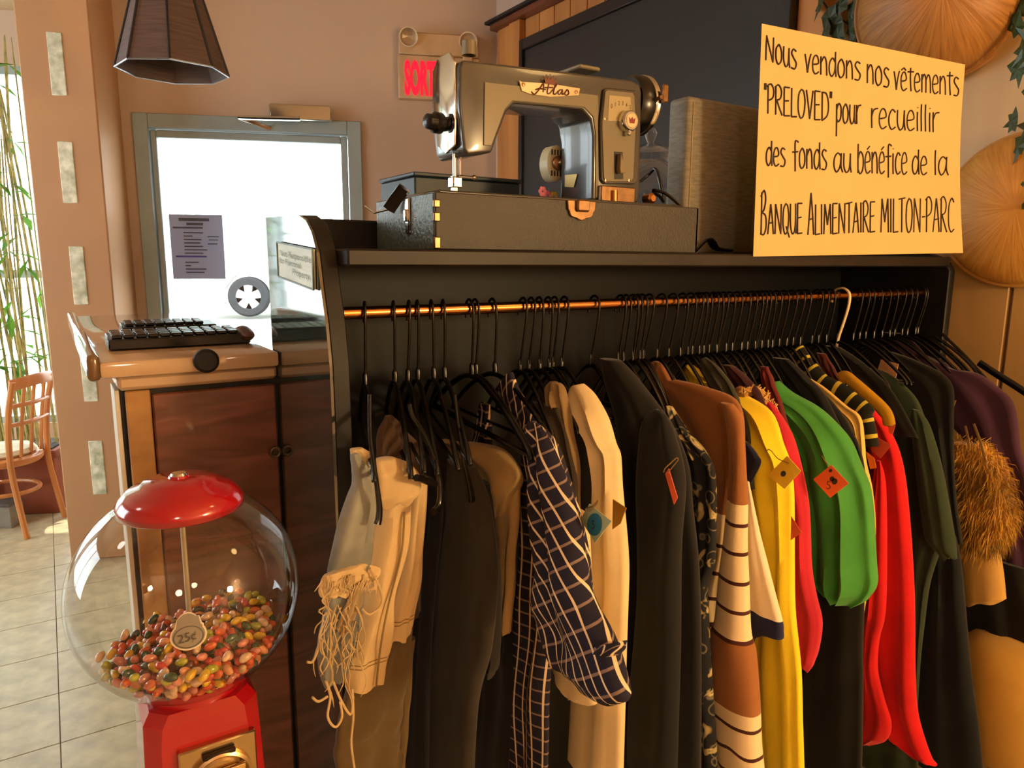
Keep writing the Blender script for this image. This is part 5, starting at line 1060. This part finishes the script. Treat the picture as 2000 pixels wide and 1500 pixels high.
# ------------------------------------------------------------------ hangers
def hook_mesh():
    P = [(0, 0, -.112), (0, -.002, -.09), (0, -.010, -.05), (0, -.015, -.02), (0, -.0155, .0), (0, -.0115, .0105), (0, -.002, .0158), (0, .0085, .0125), (0, .0145, .004), (0, .016, -.008), (0, .0145, -.016)]
    return MB().tube(smoothpath(P, 34), .0023, 7)
hm = hook_mesh(); hook_me = bpy.data.meshes.new('hook'); hook_me.from_pydata(hm.v, [], hm.f); hook_me.shade_smooth(); hook_me.materials.append(M('hook_steel', '#2a2622', .28, .7))
hk_w = hook_me.copy(); hk_w.materials.clear(); hk_w.materials.append(M('white_plastic', '#e8d0a0', .35))
P = [(0, -.205, -.208), (0, -.19, -.192), (0, -.12, -.152), (0, -.05, -.122), (0, 0, -.114), (0, .05, -.122), (0, .12, -.152), (0, .19, -.192), (0, .205, -.208)]
hb = MB().tube(smoothpath(P, 40), [(.0045, .004)]*40, 8, flat=(0, 0, 1)).tube([(0, -.198, -.204), (0, .198, -.204)], .0032, 6).lathe([(.0045, -.114), (.0045, -.096), (.0028, -.092)], (0, 0, 0), (0, 0, 1), 10)
body_me = bpy.data.meshes.new('shoulders'); body_me.from_pydata(hb.v, [], hb.f); body_me.shade_smooth(); body_me.materials.append(m_black)
LAB = {718: 'black hanger at the open end of the rod holding the ripped jeans', 775: 'black hanger second from the open end of the rod', 805: 'black hanger holding the cream jeans, third from the open end', 822: 'black hanger holding the brown shirt', 850: 'black hanger with the midnight trousers', 873: 'black hanger just before the charcoal trousers', 925: 'black hanger of a close pair over the charcoal trousers', 936: 'black hanger of a close pair beside the tan trousers', 970: 'single black hanger over the tan trousers', 1170: 'single black hanger standing alone before the black coat', 1652: 'black hanger with a thick white hook among the black ones'}
HX = [718, 775, 805, 822, 850, 873, 925, 936, 970, 1030, 1046, 1062, 1080, 1092, 1111, 1170, 1222, 1232, 1246, 1254, 1264, 1277, 1302, 1324, 1343, 1359, 1373, 1381, 1390, 1403, 1412, 1422, 1435, 1449, 1465, 1478, 1489, 1497, 1505, 1514, 1526, 1540, 1556, 1571, 1583, 1606, 1618, 1630, 1652, 1683, 1697, 1707, 1722, 1738, 1752, 1768, 1780, 1790, 1806, 1820]
rnd = random.Random(21)
for px in HX:
    x = ony(px, 585, RY-.014).x
    if x > XW-.04: x = XW-.04-.01*rnd.random()
    rz = -.32 if px < 900 else (-.1 if px < 1150 else 0)
    lab = LAB.get(px) or ('black hanger in the loose cluster over the plaid shirt and bone sweater' if px < 1150 else 'black hanger hooked among the tightly packed clothes on the rod')
    grp = None if px in LAB else ('hangers over the plaid shirt' if px < 1150 else 'tightly packed black hangers')
    t = thing('clothes_hanger', (x, RY, RZ), lab, 'hanger', grp, rz=rz)
    t.rotation_euler = (rnd.uniform(-.03, .03), rnd.uniform(-.05, .05), rz)
    for n, me in (('hook', hk_w if px == 1652 else hook_me), ('shoulders', body_me)):
        o = bpy.data.objects.new(n, me); COL.objects.link(o); o.parent = t
        if px > 1000 and n == 'shoulders': o.scale = (1, .62 if px < 1150 else (.42 if px < 1640 else .7), 1.0)
        if px == 1652 and n == 'hook': o.scale = (1.7, 1.5, 1.15)
# near ends of the hangers at the open end
for pts, lab in (([(722, 770), (723, 850), (730, 905), (737, 955), (741, 990), (740, 1012), (737, 1024)], 'thick black hanger arm dangling before the ripped jeans'), ([(800, 788), (806, 812), (830, 850), (852, 905), (860, 950), (858, 985), (846, 1000)], 'thick black hanger arm dangling beside the cream jeans'), ([(888, 770), (895, 830), (905, 890), (918, 950), (922, 978)], 'slim black hanger arm dangling before the charcoal trousers')):
    q = at_px(pts, (.05, -.115, 20) if pts[0][0] < 750 else (.12, -.10, 30)); t = thing('clothes_hanger', q[3], lab, 'hanger')
    MB().tube(smoothpath(q, 30), [(.0028, .0028)]*10+[(.003+.0002*i, .003+.0001*i) for i in range(20)], 10).build('arm', m_black, t)
q = at_px([(813, 933), (830, 938), (850, 946)], (.12, -.10, 30)); t = thing('trouser_bar', q[1], 'black trouser bar poking out of the rolled cream jeans', 'hanger'); MB().tube(q, .005, 8).build('bar', m_black, t)
for i, pts in enumerate(([(1822, 655), (1862, 682), (1895, 712), (1912, 735)], [(1840, 652), (1880, 690), (1915, 728), (1930, 745)], [(1912, 708), (1945, 730), (1985, 755), (2015, 775)], [(1790, 655), (1830, 690), (1868, 722)])):
    q = [onx(px, py, 1.61+.012*i) for px, py in pts]; t = thing('clothes_hanger', q[1], 'black hanger shoulder end sticking out by the pale boards', 'hanger', 'black hanger ends by the boards'); MB().tube(smoothpath(q, 14), [(.004 if i != 2 else .009, .004)]*14, 8, flat=(0, 0, 1)).build('arm', m_black, t)

# ------------------------------------------------------------------ price tags
m_pin = M('safety_pin', '#c8b080', .3, 1)
def tag(pts, x, col, lab, pin=None, mark=None, y=None):
    f = (lambda px, py: onx(px, py, x))
    q = [f(*p) for p in pts]; c = sum(q, Vector())/len(q); n = (q[1]-q[0]).cross(q[2]-q[1]).normalized()
    if n.dot(CAM-c) < 0: n = -n
    t = thing('price_tag', c, lab, 'price tag')
    MB().poly(q, n*.0012).build('card', M('tag_'+col[1:], col, .7), t, smooth=False)
    if pin: MB().tube(smoothpath([f(*p)+n*.003 for p in pin], 5*len(pin)), .0009, 5).build('safety_pin', m_pin, t)
    if mark == 'five':
        cc_ = f(1163, 1024)+n*.0016; e1 = (f(1180, 1024)-f(1163, 1024)).normalized(); e2 = n.cross(e1).normalized()
        R_ = .016; MB().poly([cc_+(e1*math.cos(a)+UP*math.sin(a))*R_ for a in [i*2*math.pi/28 for i in range(28)]], n*.0005).build('blue_dot', M('tag_blue', '#1a6f92', .6), t, smooth=False)
        k = MB(); text_mb(k, '5¹' if False else '5', cc_+n*.0012-e1*.006-UP*.006, e1, UP, .018); k.build('price', m_ink, t, smooth=False)
    if mark == 'dot':
        cc_ = f(1531, 925)+n*.0016; e1 = (f(1541, 925)-f(1531, 925)).normalized(); MB().poly([cc_+(e1*math.cos(a)+UP*math.sin(a))*.0055 for a in [i*2*math.pi/20 for i in range(20)]], n*.0005).build('dot', M('tag_dot', '#3a3a4a', .6), t, smooth=False)
    if mark == 'coral':
        e1 = (f(1635, 948)-f(1612, 948)).normalized(); k = MB()
        text_mb(k, '5', f(1613, 954)+n*.0016, e1-UP*.2, UP, .024); k.build('price', M('tag_brown', '#7a3a20', .7), t, smooth=False)
        k = MB()
        for px, py, r in ((1623, 919, .0035), (1626, 935, .005), (1631, 940, .006)): k.poly([f(px, py)+n*.0016+(e1*math.cos(a)+UP*math.sin(a))*r for a in [i*2*math.pi/12 for i in range(12)]], n*.0004)
        k.build('ink_blot', m_ink, t, smooth=False)
tag([(1152, 984), (1195, 1018), (1163, 1060), (1135, 1014)], .255, '#a8b896', 'mint price tag with a blue dot pinned to the plaid sleeve', [(1150, 1000), (1148, 992), (1160, 988), (1172, 976), (1168, 984), (1154, 998)], 'five')
tag([(1198, 975), (1224, 992), (1213, 1022), (1197, 1034)], .365, '#c08a1c', 'amber price tag pinned to the bone sweater')
tag([(1300, 925), (1307, 915), (1324, 972), (1317, 985)], .45, '#e0603c', 'narrow coral price tag pinned to the black coat', [(1299, 922), (1302, 914), (1312, 905), (1324, 894), (1327, 898), (1316, 912), (1308, 922)])
tag([(1538, 890), (1565, 920), (1533, 955), (1500, 928)], .745, '#ffd030', 'yellow price tag with a dark dot on the yellow shirt', [(1500, 884), (1502, 878), (1508, 880), (1520, 894), (1532, 900), (1542, 904)], 'dot')
tag([(1624, 908), (1658, 944), (1622, 972), (1589, 936)], .875, '#e8683c', 'coral price tag with a handwritten number on the green blouse', [(1607, 890), (1615, 902), (1623, 912)], 'coral')
tag([(1546, 1008), (1566, 1040), (1545, 1055)], .75, '#d85a28', 'orange price tag corner beside the yellow shirt')
tag([(1706, 850), (1741, 870), (1720, 895), (1702, 880)], 1.13, '#d85438', 'coral price tag on the scarlet coat below the striped top')
tag([(1692, 882), (1708, 895), (1712, 914), (1700, 916)], 1.10, '#d8701c', 'orange price tag beside the pale yellow cardigan')
tag([(1735, 834), (1749, 830), (1744, 848), (1737, 846)], 1.14, '#e8582c', 'small red orange tag hanging from the mustard hanger')
tag([(1721, 702), (1755, 711), (1750, 738), (1714, 724)], 1.37, '#d8a878', 'wide cream tag at the neck of the black jacket')
tag([(1718, 732), (1752, 746), (1750, 758), (1722, 742)], 1.36, '#c89c64', 'narrow cream tag below the wide one on the black jacket')
tag([(1834, 780), (1868, 782), (1862, 798), (1846, 796)], 1.44, '#a87848', 'brown and cream tag hanging above the fur cuff')

# ------------------------------------------------------------------ cream round chair at the wall end
rc = at(2010, 1330, 1.75); rc.z = 0
ac = thing('tub_chair', rc, 'cream rounded tub chair standing below the plum cardigan', 'chair')
zt_ = at(1990, 1300, 1.62).z
rc2 = rc
MB().lathe([(0, zt_), (.06, zt_), (.12, zt_-.012), (.155, zt_-.05), (.165, zt_-.12), (.165, .30), (.15, .27), (0, .27)], rc2, (0, 0, 1), 40).build('back', fabric('cream_vinyl', '#c89a44', .03, .5), ac)
for i in range(4):
    a = i*math.pi/2+.5; MB().tube([rc2+Vector((math.cos(a)*.12, math.sin(a)*.12, .28)), rc2+Vector((math.cos(a)*.15, math.sin(a)*.15, 0))], .012, 8).build('leg', m_blackm, ac)
